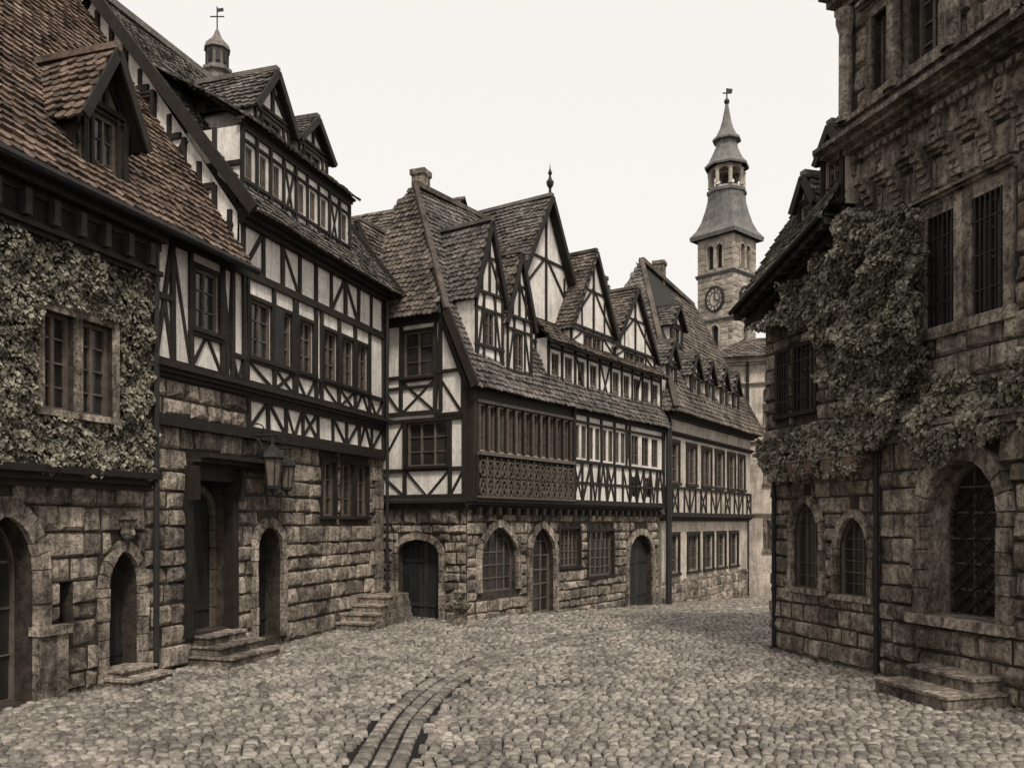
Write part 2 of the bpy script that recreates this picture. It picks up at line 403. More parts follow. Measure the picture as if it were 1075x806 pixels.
def plankdoor(F,mb,o,d,n=5):
    P=[(o['u0'],o['z0'])]+(arch_pts(o) if o.get('arch') else [(o['u0'],o['z1']),(o['u1'],o['z1'])])+[(o['u1'],o['z0'])]
    mb.add([F.pt(*p,d) for p in P],[tuple(range(len(P)))],.4)
    zs=o['z1']-o.get('rise',0)
    for i in range(n):
        a=o['u0']+(o['u1']-o['u0'])*i/n;b=o['u0']+(o['u1']-o['u0'])*(i+1)/n
        x=abs(((a+b)/2-(o['u0']+o['u1'])/2)/((o['u1']-o['u0'])/2)); zt=zs+(o.get('rise',0)*math.sqrt(max(0,1-x*x))*.8 if o.get('arch') else -.03)
        F.box(mb,a+.008,b-.008,o['z0'],zt,d-.01,d+.03+U(0,.01))
    for z in (o['z0']+.35,zs-.25): F.box(mb,o['u0'],o['u1'],z,z+.09,d+.02,d+.06)
plankdoor(FL,dr,o2,-.35,4)
FL.box(A.p('slit_shutter','door'),sl['u0'],sl['u1'],sl['z0'],sl['z1'],-.3,-.2)
DA=.12
w1=R4(FL.rect(44,325,77,432,DA));w2=R4(FL.rect(84,338,118,436,DA))
zb=min(w1['z0'],w2['z0']);zt=max(w1['z1'],w2['z1'])
for w in (w1,w2): w['z0']=zb+.02;w['z1']=zt-.05
wx=R4((1.6,2.6,zb,zt))
up=A.p('upper_wall','mortar')
wall(FL,up,0,uA,3.25,7.5,[w1,w2,wx],DA,.22)
for w in (w1,w2,wx): window(FL,A,w,DA,2,4,.06,casing=.2,deep=.16)
tb=A.p('timber_beams','timber')
cornice(FL,tb,0,uA+.1,3.12,.3,.0,.32)
cornice(FL,tb,0,uA+.12,6.62,.22,DA,.2)
FL.box(tb,0,uA+.1,6.84,7.3,DA-.05,DA+.12)
cornice(FL,tb,0,uA+.14,7.2,.38,DA,.45)
for i in range(14):
    u=uA*(i+.4)/14; FL.box(tb,u,u+.11,6.86,7.22,DA+.1,DA+.3)
FL.box(tb,uA-.14,uA+.03,3.3,6.7,DA-.03,DA+.1)
iv=MB()
holes=[(w['u0']-.12,w['u1']+.12,w['z0']-.12,w['z1']+.1) for w in (w1,w2,wx)]
def ivy_with_holes(F,mb,poly,count,holes,**k):
    t=MB(); leafmass(F,t,poly,count,**k)
    for i in range(0,len(t.v),4):
        c=sum((Vector(t.v[i+j]) for j in range(4)),Vector())/4
        u=(c-F.o).dot(F.t)
        if any(h[0]<u<h[1] and h[2]<c.z<h[3] for h in holes): continue
        mb.add(t.v[i:i+4],[(0,1,2),(0,2,3)],t.a[i])
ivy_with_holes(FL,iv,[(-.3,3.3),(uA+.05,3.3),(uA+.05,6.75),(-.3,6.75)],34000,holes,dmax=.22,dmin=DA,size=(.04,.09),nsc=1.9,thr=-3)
S=1.42
tiles(A,'roof_tiles','redtile',[FL.pt(0,7.52,.5),FL.pt(uB+.02,7.52,.5),FL.pt(uB+.02,7.52+S*5.1,-4.6),FL.pt(0,7.52+S*5.1,-4.6)],.19,.18,.042)
A.p('roof_tiles_deck','timber').add([FL.pt(0,7.5+S*5.1,-4.6),FL.pt(uB,7.5+S*5.1,-4.6),FL.pt(uB,7,-9),FL.pt(0,7,-9)],[(0,1,2,3)],.5)
gu=A.p('gutter','iron'); pipe(gu,FL.pt(0,7.5,.58),FL.pt(uB,7.5,.58),.07)
du0=FL.U(84,.0);du1=FL.U(131,.0)
gable_dormer(FL,A,du0,du1,7.75,9.2,10.1,.02,2.4,'redtile','frame',.22,win=(du0+.25,du1-.25,7.98,9.05),tw=.18)
tiles(A,'dormer_cheek_slates','slate',[FL.pt(du0-.03,7.6,-2.2),FL.pt(du0-.03,7.6,0),FL.pt(du0-.031,9.1,0),FL.pt(du0-.031,9.1,-2.2)],.16,.15)
A.done()
iv.obj('climbing_ivy',M['leaf'])

# ---- timber house with stone ground floor
B=House('half_timbered_house')
mo=B.p('ground_floor_wall','mortar'); st=B.p('stone_blocks','stone'); ti=B.p('timber_frame','timber'); pl=B.p('plaster_panels','plaster')
ZS=4.4
d1=R4((FL.U(197),FL.U(240),.55,3.45),m=.05)
d2=R4((FL.U(268),FL.U(294),.15,FL.px(281,553)[1]),arch='round',rise=.45,m=.17)
gw=[R4((FL.U(a),FL.U(b),2.75,4.05)) for a,b in ((337,351),(356,370),(373,385))]
ops=[d1,d2]+gw
wall(FL,mo,uA+.001,uE,-.1,ZS,ops,0,.5)
for g in gw: g['m']=.07
blocks(FL,st,uA+.02,uE,0,ZS-.05,ops)
z=0; i=0
while z<ZS-.2:
    FL.box(st,uE-(.35 if i%2 else .55),uE+.06,z+.01,z+.36,-.3,.1+U(0,.02),U(.3,1)); z+=.37;i+=1
ring(FL,st,d2,.17,n=9)
for g in gw: window(FL,B,g,0,2,3,.05,casing=.07,deep=.12)
dm=B.p('doors','door')
plankdoor(FL,dm,d1,-.42,6); plankdoor(FL,dm,d2,-.4,4)
for a,b in ((d1['u0']-.16,d1['u0']+.02),(d1['u1']-.02,d1['u1']+.16)): FL.box(ti,a,b,.5,3.5,-.1,.12)
FL.box(ti,d1['u0']-.16,d1['u1']+.16,3.38,3.62,-.1,.14)
cornice(FL,ti,FL.U(193),FL.U(279),3.62,.22,.0,.55)
for u in (d1['u0']-.1,d1['u1']+.05): FL.beam(ti,u,3.62,u+.001,3.0,.1,.05,.3)
inn=R4((d1['u0']+.12,d1['u1']-.12,.55,3.2),arch='round',rise=.5)
ring(FL,B.p('door_arch','carved'),inn,.12,-.36,-.3,n=9)
wz0,wz1=5.95,7.1
wins=[]
for a,b in ((203,229),(262,284),(290,305),(313,328),(339,353),(358,370),(374,385)):
    z0,z1=(6.15,7.25) if a<240 else (wz0,wz1)
    wins.append(R4((FL.U(a,.14),FL.U(b,.14),z0,z1)))
D1=.14
wall(FL,pl,uA+.03,uB,ZS,7.7,wins[:1],D1,.1)
wall(FL,pl,uB,uE,ZS,8.7,wins[1:],D1,.1)
for i,w in enumerate(wins): window(FL,B,w,D1,2,3,.05,casing=.08,deep=.09)
FL.box(ti,uA+.03,uE,ZS-.12,ZS+.06,0,D1+.08)
cornice(FL,ti,uA+.02,uE+.05,5.12,.22,D1,.22)
L1=uE-.08
pm=[uA+.12,uA+.55,wins[0]['u0']-.1,wins[0]['u1']+.1,uB-.25,uB+.12,wins[1]['u0']-.1,wins[1]['u1']+.1,wins[2]['u1']+.12,wins[3]['u0']-.12,wins[3]['u1']+.12,wins[4]['u0']-.1,wins[4]['u1']+.1,wins[5]['u1']+.1,wins[6]['u1']+.12,L1]
infill(FL,ti,pm,5.38,7.55,D1,['/','','','\\','','','','','','','','','','',''],.11)
def short(a,b,z0,z1,p): infill(FL,ti,[a,b],z0,z1,D1,[p],.08)
short(uA+.12,uA+.55,5.38,6.5,'A');short(uA+.55,wins[0]['u0']-.1,5.38,7.5,'\\')
short(wins[0]['u0']-.1,wins[0]['u1']+.1,5.38,6.05,'A'); short(wins[0]['u1']+.1,uB-.25,5.38,7.5,'V')
for i in range(4,len(pm)-1):
    short(pm[i],pm[i+1],5.38,5.86,['/','\\','X','A','V'][i%5] if i%5!=2 else '/\\')
lo=[uA+.12+(L1-uA-.12)*i/13 for i in range(14)]
infill(FL,ti,lo[4:],ZS+.08,5.1,D1,['/','\\','V','/\\','','\\','/','A'],.09)
FL.box(mo,uA+.04,lo[4]-.05,ZS+.06,5.12,D1-.05,D1+.01)
blocks(FL,st,uA+.05,lo[4]-.06,ZS+.06,5.1,[],d=D1+.01,hh=(.02,.05))
infill(FL,ti,[uB+.1+(L1-uB-.1)*i/9 for i in range(10)],7.6,8.55,D1,['/','','\\','','','/','\\','',''],.1)
cornice(FL,ti,uB,uE+.1,8.5,.3,D1,.38)
FL.box(B.p('shutters','door'),wins[1]['u1']+.05,wins[1]['u1']+.4,wins[1]['z0'],wins[1]['z1'],D1+.03,D1+.08)
g=B.p('far_gable','plaster')
g.add([FL.pt(uE,-.1,-.02),FL.pt(uE,-.1,-7),FL.pt(uE,8.7,-7),FL.pt(uE,13.6,-3.4),FL.pt(uE,8.7,D1),FL.pt(uE,ZS,D1),FL.pt(uE,ZS,-.02)],[(0,1,2,3,4,5,6)],.5)
FL.box(ti,uE-.12,uE+.04,ZS,8.5,0,D1+.07)
g=B.p('near_gable','plaster')
g.add([FL.pt(uB,5,0),FL.pt(uB,5,-7),FL.pt(uB,8.7,-7),FL.pt(uB,13.6,-3.4),FL.pt(uB,8.7,.1)],[(0,1,2,3,4)],.5)
GN=Fac(tuple(FL.pt(uB,0,-7))[:2],tuple(FL.pt(uB,0,0))[:2])
if GN.n.dot(FL.t)>0: GN.n=-GN.n
gt=B.p('gable_timber','timber')
for k in range(10):
    u=3.7+.36*k; zt=min(13.3,8.7+(7-u)*1.44); GN.beam(gt,u,7.6,u,zt,.1)
for z in (8.5,9.3,10.4,11.5,12.4):
    GN.beam(gt,3.0,z,7-(z-8.7)/1.4 if z>8.7 else 7,z,.12)
GN.beam(gt,3.6,11.6,4.5,12.5,.1);GN.beam(gt,4.6,10.4,5.6,9.4,.1);GN.beam(gt,5.2,9.4,5.9,10.3,.1);GN.beam(gt,4.2,10.4,5.0,11.4,.1);GN.beam(gt,5.8,8.5,6.4,9.3,.1)
gw1=R4((3.75,4.35,10.65,11.35));gw2=R4((4.6,5.15,10.6,11.3))
for g in (gw1,gw2): window(GN,B,g,.1,2,2,.045,casing=.06,deep=.05)
RZ=13.7
tiles(B,'roof_slates','slate',[FL.pt(uB-.15,8.72,.55),FL.pt(uE+.25,8.72,.55),FL.pt(uE+.25,RZ,-3.4),FL.pt(uB-.15,RZ,-3.4)],.17,.16)
B.p('roof_slates_deck','timber').add([FL.pt(uB-.15,RZ,-3.4),FL.pt(uE+.25,RZ,-3.4),FL.pt(uE+.25,8.5,-7.4),FL.pt(uB-.15,8.5,-7.4)],[(0,1,2,3)],.5)
for uu in (uB-.19,uE+.29):
    bar(ti,FL.pt(uu,8.66,.6),FL.pt(uu,RZ,-3.4),.07,.24)
bar(B.p('ridge_caps','slate'),FL.pt(uB-.2,RZ+.05,-3.4),FL.pt(uE+.3,RZ+.05,-3.4),.22,.14)
db0=uB+.12; db1=FL.U(366,.1); DD=.1; zb0,zb1=8.95,10.5
bw_=B.p('dormer_band_wall','plaster')
bo=[]; n=9
for i in range(n):
    a=db0+(db1-db0)*(i+.27)/n;b=db0+(db1-db0)*(i+.73)/n
    if i%4!=3: bo.append(R4((a,b,9.5,10.15)))
wall(FL,bw_,db0,db1,zb0,zb1,bo,DD,.08)
for o in bo: window(FL,B,o,DD,2,2,.04,deep=.07)
infill(FL,B.p('dormer_timber','timber'),[db0+(db1-db0)*i/n for i in range(n+1)],zb0+.05,zb1-.03,DD,['','','','/\\'],.07,rails=(9.43,10.22))
for uu in (db0,db1):
    bw_.add([FL.pt(uu,zb0,DD),FL.pt(uu,zb1,DD),FL.pt(uu,zb1,DD-1.6)],[(0,1,2)],.5)
    bar(B.p('dormer_timber','timber'),FL.pt(uu-.03,zb0+.05,DD-.05),FL.pt(uu-.03,zb1-.05,DD-1.55),.06,.12)
    bar(B.p('dormer_timber','timber'),FL.pt(uu-.03,9.75,DD),FL.pt(uu-.03,9.75,DD-.9),.06,.09)
    bar(B.p('dormer_timber','timber'),FL.pt(uu-.035,9.6,DD-.6),FL.pt(uu-.035,zb1,DD-.6),.06,.09,Vector((1,0,0)))
cornice(FL,B.p('dormer_timber','timber'),db0-.1,db1+.1,zb1,.12,DD,.14,2)
tiles(B,'dormer_band_roof','slate',[FL.pt(db0-.1,zb1+.12,DD+.2),FL.pt(db1+.15,zb1+.12,DD+.2),FL.pt(db1+.15,12.2,-2.3),FL.pt(db0-.1,12.2,-2.3)],.17,.16)
for a,b,zp in ((266,303,12.25),(312,343,12.0)):
    a=FL.U(a,-.1);b=FL.U(b,-.1); gable_dormer(FL,B,a,b,10.5,11.35,zp,-.1,1.9,'slate','plaster',.13,win=(a+.3,b-.3,10.75,11.2),bw=.07)
tu=FL.pt(FL.U(228,-3.4),0,-3.4)
tm=B.p('chimney_turret','slate')
lathe(tm,tu.x,tu.y,[(.3,13.2),(.3,14.0),(.38,14.05),(.38,14.13),(.26,14.2),(.26,14.6),(.34,14.63),(.30,14.75),(.12,14.95),(.04,15.15),(.0,15.2)],8)
for k in range(8):
    a=2*math.pi*(k+.5)/8; x=tu.x+.26*math.cos(a);y=tu.y+.26*math.sin(a); bar(B.p('turret_louvres','iron'),(x,y,14.26),(x,y,14.54),.1,.05,Vector((math.cos(a),math.sin(a),0)))
wv=B.p('weather_vane','iron'); pipe(wv,(tu.x,tu.y,15.1),(tu.x,tu.y,15.75),.018,6)
bar(wv,(tu.x-.18,tu.y,15.5),(tu.x+.18,tu.y,15.5),.02,.025); bar(wv,(tu.x,tu.y,15.66),(tu.x+.16,tu.y,15.68),.02,.08)
pipe(B.p('drainpipe','iron'),FL.pt(uA+.02,0.1,.26),FL.pt(uA+.02,7.4,.26),.05)
pipe(B.p('drainpipe','iron'),FL.pt(uE-.1,0.1,.3),FL.pt(uE-.1,8.5,.3),.045)
B.done()
base_weeds(FL,0,uE,900)
def steps(name,F,u0,u1,n,h,dep,z=0,d0=0,m='stone'):
    H=House(name); mb=H.p('treads',m)
    for i in range(n):
        dd=d0+dep*(n-i); k=.1*(n-1-i)
        F.box(mb,u0-k,u1+k,z+h*i-(.1 if i==0 else -.002),z+h*(i+1)-.04,d0-.2,dd,U(.1,.3))
        s=u0-k-.03
        while s<u1+k:
            e=min(u1+k+.03,s+U(.5,.9))
            if u1+k-e<.25: e=u1+k+.03
            F.box(mb,s+.004,e-.004,z+h*(i+1)-.04,z+h*(i+1)+U(-.008,.008),d0-.2,dd+.04+U(-.015,.015),U(.5,.9)); s=e
            if e>=u1+k: break
    return H.done()
steps('stone_steps',FL,FL.U(203),FL.U(243),3,.17,.32)
steps('stone_steps',FL,FL.U(110),FL.U(146),2,.12,.3)
sS=House('stone_staircase'); sm=sS.p('treads','stone')
us=FL.U(360,.3)
for i in range(4):
    a=us+.4*i; FL.box(sm,a,uE+.1,.18*i-(.1 if i==0 else 0),.18*(i+1),.12,.95-.04*i,U(.1,.4)); FL.box(sm,a-.03,a+.43,.18*(i+1)-.03,.18*(i+1)+.012,.11,.98-.04*i,.7)
sS.done()
def lantern(px_,s,zb,arm):
    Ln=House('wrought_iron_wall_lantern'); ir=Ln.p('bracket','iron'); u=FL.U(px_,arm)
    pipe(ir,FL.pt(u,zb,0),FL.pt(u,zb,arm+.15),.025); FL.box(ir,u-.05,u+.05,zb-.6,zb+.25,0,.04)
    for i in range(10):
        a0=math.pi*i/10;a1=math.pi*(i+1)/10
        pipe(ir,FL.pt(u,zb-.26-.24*math.cos(a0),.06+.3*math.sin(a0)),FL.pt(u,zb-.26-.24*math.cos(a1),.06+.3*math.sin(a1)),.018,6)
        pipe(ir,FL.pt(u,zb+.13-.11*math.cos(a0),.2+.2*math.sin(a0)),FL.pt(u,zb+.13-.11*math.cos(a1),.2+.2*math.sin(a1)),.014,6)
    c=FL.pt(u,0,arm); q=lambda z:zb+(z-4.25)*s
    lathe(ir,c.x,c.y,[(.02*s,q(4.25)),(.03*s,q(4.1)),(.07*s,q(4.06)),(.16*s,q(3.98)),(.19*s,q(3.9)),(.17*s,q(3.88))],6)
    for k in range(6):
        a=2*math.pi*k/6; pipe(ir,(c.x+.16*s*math.cos(a),c.y+.16*s*math.sin(a),q(3.9)),(c.x+.1*s*math.cos(a),c.y+.1*s*math.sin(a),q(3.45)),.012*s,5)
    lathe(ir,c.x,c.y,[(.12*s,q(3.47)),(.11*s,q(3.42)),(.04*s,q(3.38)),(.0,q(3.3))],6)
    lathe(Ln.p('lantern_glass','frame'),c.x,c.y,[(.14*s,q(3.89)),(.085*s,q(3.46))],6)
    Ln.done()
lantern(286,1.3,4.35,.6); lantern(301,1.05,4.15,.45)

# ================================================================ house behind, between B and C
E=House('narrow_gabled_house')
FE=Fac((-6.5,27.2),(-2.6,25.4))
wall(FE,E.p('walls','plaster2'),0,FE.len,-.3,9.6,[],0)
te=E.p('timber_frame','timber')
infill(FE,te,[FE.len*i/8 for i in range(9)],3.2,9.3,0,['','\\','','/'],.14,rails=(5.1,6.9,8))
cornice(FE,te,0,FE.len,9.4,.25,0,.4)
blocks(FE,E.p('stone_blocks','stone'),0,FE.len,-.2,3.0,[])
E.p('side_wall','plaster2').add([FE.pt(0,-.3,0),FE.pt(0,-.3,-5),FE.pt(0,9.6,-5),FE.pt(0,9.6,0)],[(0,1,2,3)])
tiles(E,'roof_tiles','browntile',[FE.pt(-.3,9.55,.5),FE.pt(FE.len+.3,9.55,.5),FE.pt(FE.len+.3,12.9,-2),FE.pt(-.3,12.9,-2)],.19,.18)
E.p('roof_tiles_deck','timber').add([FE.pt(-.3,12.9,-2),FE.pt(FE.len+.3,12.9,-2),FE.pt(FE.len+.3,9,-5),FE.pt(-.3,9,-5)],[(0,1,2,3)])
gable_dormer(FE,E,FE.U(368),FE.U(392),10.0,10.9,11.8,.1,1.6,'browntile','timber',.12,win=None)
E.done()

# ================================================================ CORNER HOUSE C
C=House('half_timbered_corner_house')
FA=Fac((-3.72,24.0),(-1.19,22.5)); FC=Fac((-1.19,22.5),(5.47,32.3))
mo=C.p('ground_floor_wall','mortar');st=C.p('stone_blocks','stone');ti=C.p('timber_frame','timber');pl=C.p('plaster_panels','plaster')
ZJ=3.05; la=FA.len; lc=FC.len
cd=R4((FA.U(418),FA.U(462),-.05,FA.px(440,566)[1]),arch='round',rise=.38,m=.16)
wall(FA,mo,0,la,-.4,ZJ,[cd],0,.35)
blocks(FA,st,0,la,-.1,ZJ-.05,[cd],bh=(.22,.34),bw=(.3,.55)); ring(FA,st,cd,.17,n=9)
plankdoor(FA,C.p('doors','door'),cd,-.25,8)
DF=.1
ww=[R4(FA.rect(424,348,455,395,DF)),R4(FA.rect(428,443,470,489,DF))]
wall(FA,pl,-.02,la+.1,ZJ,6.1,[ww[1]],DF,.1)
wall(FA,pl,-.02,la-.75,6.1,8.15,[ww[0]],DF,.1)
pl.add([FA.pt(la-.75,6.1,DF),FA.pt(la+.1,6.1,DF),FA.pt(la-.75,8.15,DF)],[(0,1,2)],.5)
window(FA,C,ww[0],DF,2,3,.045,casing=.07,deep=.08);window(FA,C,ww[1],DF,3,3,.045,casing=.07,deep=.08)
cornice(FA,ti,-.05,la+.1,ZJ-.1,.25,DF,.14)
FA.box(ti,la-.03,la+.13,ZJ+.1,6.2,0,DF+.06)
FA.box(ti,-.08,.1,ZJ+.1,8.1,0,DF+.06)
w=ww[1]
infill(FA,ti,[.05,w['u0']-.09,w['u1']+.09,la],3.3,5.35,DF,['','',''],.1,rails=(w['z0']-.1,))
short_=lambda a,b,z0,z1,p,F=FA,d=DF: infill(F,ti,[a,b],z0,z1,d,[p],.08)
short_(w['u0']-.09,w['u1']+.09,3.3,w['z0']-.1,'V');short_(.05,w['u0']-.09,3.3,w['z0']-.1,'\\');short_(w['u1']+.09,la,3.3,w['z0']-.1,'/')
short_(.05,w['u0']-.09,w['z0']-.1,5.35,'/')
w=ww[0]
infill(FA,ti,[.05,w['u0']-.08,w['u1']+.08,la-.75],5.55,8.0,DF,['','',''],.1,rails=(6.25,))
short_(w['u0']-.08,w['u1']+.08,5.55,w['z0']-.1,'/\\');short_(.05,w['u0']-.08,5.55,w['z0'],'\\');short_(w['u1']+.08,la-.75,5.55,8.0,'/');short_(w['u1']+.08,la-.05,5.45,6.6,'\\')
FA.beam(ti,la-.75,8.1,la+.12,6.1,.16,DF-.02,DF+.08)
cornice(FA,ti,-.1,la-.7,8.02,.2,DF,.3)
RD=2.2; RZc=12.05
apex=FC.pt(.5,RZc,-RD)
tiles(C,'roof_tiles','browntile',[FA.pt(-.25,8.12,.42),FA.pt(la-.55,8.12,.42),apex,apex+Vector((-.55,.1,-.35))],.16,.15)
back=FC.pt(.3,8,-4.6)
C.p('roof_tiles_deck','timber').add([apex,FC.pt(lc,RZc,-RD),FC.pt(lc,7,-4.8),back],[(0,1,2,3)],.5)
C.p('rear_wall','plaster2').add([FA.pt(0,-.3,0),FA.pt(0,8.1,0),FC.pt(.2,8.1,-4.8),FC.pt(.2,-.3,-4.8)],[(0,1,2,3)],.5)
C.p('roof_tiles_deck','timber').add([FA.pt(-.25,8.12,.4),apex,FC.pt(.2,8.1,-4.8)],[(0,1,2)],.5)
tiles(C,'roof_slates','slate',[FC.pt(-.3,6.12,.5),FC.pt(lc+.1,6.12,.5),FC.pt(lc+.1,RZc,-RD),FC.pt(.5,RZc,-RD),FC.pt(-.3,8.15,-.45)],.17,.16)
bar(ti,FC.pt(-.34,6.1,.54),FC.pt(-.34,8.15,-.42),.07,.24); bar(C.p('hip_caps','browntile'),FC.pt(-.3,8.2,-.43),apex+Vector((0,0,.06)),.16,.12,var=.2)
bar(C.p('hip_caps','browntile'),apex+Vector((0,0,.07)),FC.pt(lc+.1,RZc+.07,-RD),.2,.14,var=.3)
def FCr(x0,y0,x1,y1,d=0,**k): return R4(FC.rect(x0,y0,x1,y1,d),**k)
a1=FCr(504,552,541,620,arch='pt',rise=.85,m=.2); a2=FCr(556,553,581,640,arch='pt',rise=.85,m=.2); a2['z0']=-.1
q1=FCr(587,555,608,594,m=.08);q2=FCr(617,557,643,604,m=.08)
a3=FCr(659,561,684,638,arch='round',rise=.8,m=.22); a3['z0']=-.45
gops=[a1,a2,q1,q2,a3]
wall(FC,mo,0,lc,-.8,ZJ,gops,0,.3)
blocks(FC,st,0,lc,-.7,ZJ-.05,gops,bh=(.24,.36))
for a in (a1,a2,a3): ring(FC,st,a,.2,n=11)
window(FC,C,a1,0,5,5,.05,deep=.2); window(FC,C,a2,0,3,6,.06,deep=.22)
for q in (q1,q2): window(FC,C,q,0,5,5,.05,casing=.08,deep=.15)
plankdoor(FC,C.p('doors','door'),a3,-.25,6)
DJ=.25
cornice(FC,ti,-.1,lc,ZJ-.08,.28,0,DJ+.12)
FC.box(ti,-.13,.06,ZJ+.1,6.15,-.02,DJ+.07)
for i in range(26):
    u=lc*(i+.5)/26; FC.box(ti,u-.06,u+.06,ZJ-.25,ZJ-.06,0,DJ+.05)
us_=FC.U(599,DJ)
wops=[]
n=11
for i in range(n):
    a=.12+(us_-.2)*(i+.1)/n;b=.12+(us_-.2)*(i+.9)/n
    wops.append(R4((a,b,4.5,5.7)))
ur=FC.U(655,DJ)
for i in range(8):
    a=us_+.15+(ur-us_)*(i+.15)/8;b=us_+.15+(ur-us_)*(i+.85)/8; wops.append(R4((a,b,4.62,5.65)))
for i in range(3):
    a=ur+.45+(lc-ur-.8)*(i+.16)/3;b=ur+.45+(lc-ur-.8)*(i+.84)/3; wops.append(R4((a,b,4.62,5.65)))
lops=[]
for i in range(2):
    a=FC.U(662,DJ)+i*1.0; lops.append(R4((a,a+.7,3.5,4.2)))
wall(FC,pl,0,lc,ZJ+.1,6.15,wops+lops,DJ,.1)
for o in wops+lops: window(FC,C,o,DJ,2,3,.045,deep=.08)
ct=C.p('carved_tracery','carved')
for i in range(n+1):
    u=.12+(us_-.2)*i/n; FC.box(ti,u-.055,u+.055,4.4,5.8,DJ-.02,DJ+.05+U(0,.01))
    FC.box(ct,u-.028,u+.028,4.5,5.7,DJ+.04,DJ+.085+U(0,.01))
FC.box(ti,.03,us_,5.72,6.15,DJ-.02,DJ+.07); FC.box(ct,.03,us_,5.74,5.82,DJ,DJ+.11)
FC.box(ct,.03,us_,4.36,4.46,DJ-.02,DJ+.2)
cp=C.p('carved_panel','timber'); FC.box(cp,-.05,us_+.02,3.22,4.36,DJ-.02,DJ+.10,.1)
FC.box(cp,us_-.02,us_+.12,3.22,6.1,DJ-.02,DJ+.14,.1)
k=15
for i in range(k):
    c0=.05+(us_-.1)*(i+.5)/k; r=(us_-.2)/k*.44
    for zc in (3.53,4.02):
        P=[(c0+r*math.cos(2*math.pi*j/10),zc+.22*math.sin(2*math.pi*j/10)) for j in range(10)]
        for j in range(10): FC.beam(ct,*P[j],*P[(j+1)%10],.04,DJ+.09,DJ+.14)
        FC.beam(ct,c0-r*.6,zc-.13,c0+r*.6,zc+.13,.035,DJ+.09,DJ+.125);FC.beam(ct,c0-r*.6,zc+.13,c0+r*.6,zc-.13,.035,DJ+.09,DJ+.125)
    FC.beam(ct,c0+r*1.12,3.27,c0+r*1.12,4.32,.04,DJ+.09,DJ+.15)
FC.box(ct,-.04,us_+.01,3.24,3.3,DJ+.09,DJ+.17)
rp=[us_+.15+(lc-.2-us_)*i/12 for i in range(13)]
infill(FC,ti,rp,3.25,4.5,DJ,['/\\','/','V','A','/\\','','\\','/\\'],.085,rails=(3.85,))
infill(FC,ti,[us_+.15+(ur-us_)*i/4 for i in range(5)]+[ur+.42,lc-.1],4.5,6.0,DJ,['','','','','/\\',''],.09)
FC.beam(ti,us_+.1,5.75,lc-.1,5.75,.08,DJ-.02,DJ+.05)
cornice(FC,ti,-.15,lc+.1,6.0,.2,DJ,.22)
uS=FC.U(574,.15); sops=[]; DS=.15
for i in range(10):
    if i in (4,): continue
    a=uS+.1+(lc-uS-.2)*(i+.22)/10;b=uS+.1+(lc-uS-.2)*(i+.78)/10; sops.append(R4((a,b,6.78,7.7)))
wall(FC,pl,uS,lc,6.2,8.1,sops,DS,.1)
pl.add([FC.pt(uS,6.2,DS),FC.pt(uS,6.2,-.5),FC.pt(uS,8.1,-1.0),FC.pt(uS,8.1,DS)],[(0,1,2,3)],.5)
for o in sops: window(FC,C,o,DS,2,3,.045,deep=.08)
infill(FC,ti,[uS+.05+(lc-uS-.1)*i/10 for i in range(11)],6.3,8.0,DS,['','','\\','','/\\','','','/'],.08,rails=(6.68,7.83))
tiles(C,'canopy_tiles','browntile',[FC.pt(uS-.15,7.98,.45),FC.pt(lc+.1,7.98,.45),FC.pt(lc+.1,8.7,-.25),FC.pt(uS-.15,8.7,-.25)],.17,.16)
bar(ti,FC.pt(uS-.15,7.95,.4),FC.pt(lc+.1,7.95,.4),.08,.1)
def gd(x0,x1,z0,zw,zp,d,dep,nw=1,wz=(.3,.9),inset=.25,**k):
    a=FC.U(x0,d);b=FC.U(x1,d); L=b-a-2*inset
    ws=[(a+inset+L*i/nw+.04,a+inset+L*(i+1)/nw-.04,z0+wz[0],z0+wz[1]) for i in range(nw)]
    gable_dormer(FC,C,a,b,z0,zw,zp,d,dep,wins=ws,tw=.17,**k)
gd(498,528,6.35,8.75,10.7,.12,2.1,roofm='slate',wz=(1.0,1.9),inset=.4,over=.09,bw=.075)
gd(531,558,6.35,8.35,10.2,.17,1.8,roofm='browntile',wz=(.5,1.6),inset=.4,over=.09,bw=.075)
gd(530,610,7.6,8.7,12.5,-.25,3.2,2,(.45,.95),inset=1.6,roofm='slate',finial=True,over=.2)
gd(598,645,8.1,8.75,11.3,.25,2.6,2,(.1,.5),inset=.9,roofm='browntile',over=.12,bw=.075)
gd(644,687,8.1,8.6,10.8,.25,2.4,2,(.08,.42),inset=.8,roofm='browntile',over=.12,bw=.075)
pipe(C.p('drainpipe','iron'),FC.pt(lc-.05,-.6,.45),FC.pt(lc-.05,6.2,.45),.07)
ch=C.p('chimney','stone')
for u,zz in ((1.1,12.75),(7.5,12.9)):
    p=FC.pt(u,0,-2.5); lathe(ch,p.x,p.y,[(.28,11),(.28,zz-.2),(.34,zz-.15),(.34,zz),(.2,zz+.02),(0,zz+.02)],4,.4,.2)
C.done()
base_weeds(FA,0,la,120); base_weeds(FC,0,lc,350)
Pl=House('stone_planter'); c=Vector((-1.35,22.0,0))
lathe(Pl.p('bowl','stone'),c.x,c.y,[(.0,0),(.22,0),(.2,.08),(.1,.15),(.12,.25),(.3,.42),(.33,.5),(.28,.5),(.22,.42),(0,.4)],12)
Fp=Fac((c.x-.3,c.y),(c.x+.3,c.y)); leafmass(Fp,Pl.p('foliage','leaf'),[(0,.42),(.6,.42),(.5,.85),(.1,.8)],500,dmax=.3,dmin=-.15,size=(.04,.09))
Pl.done()

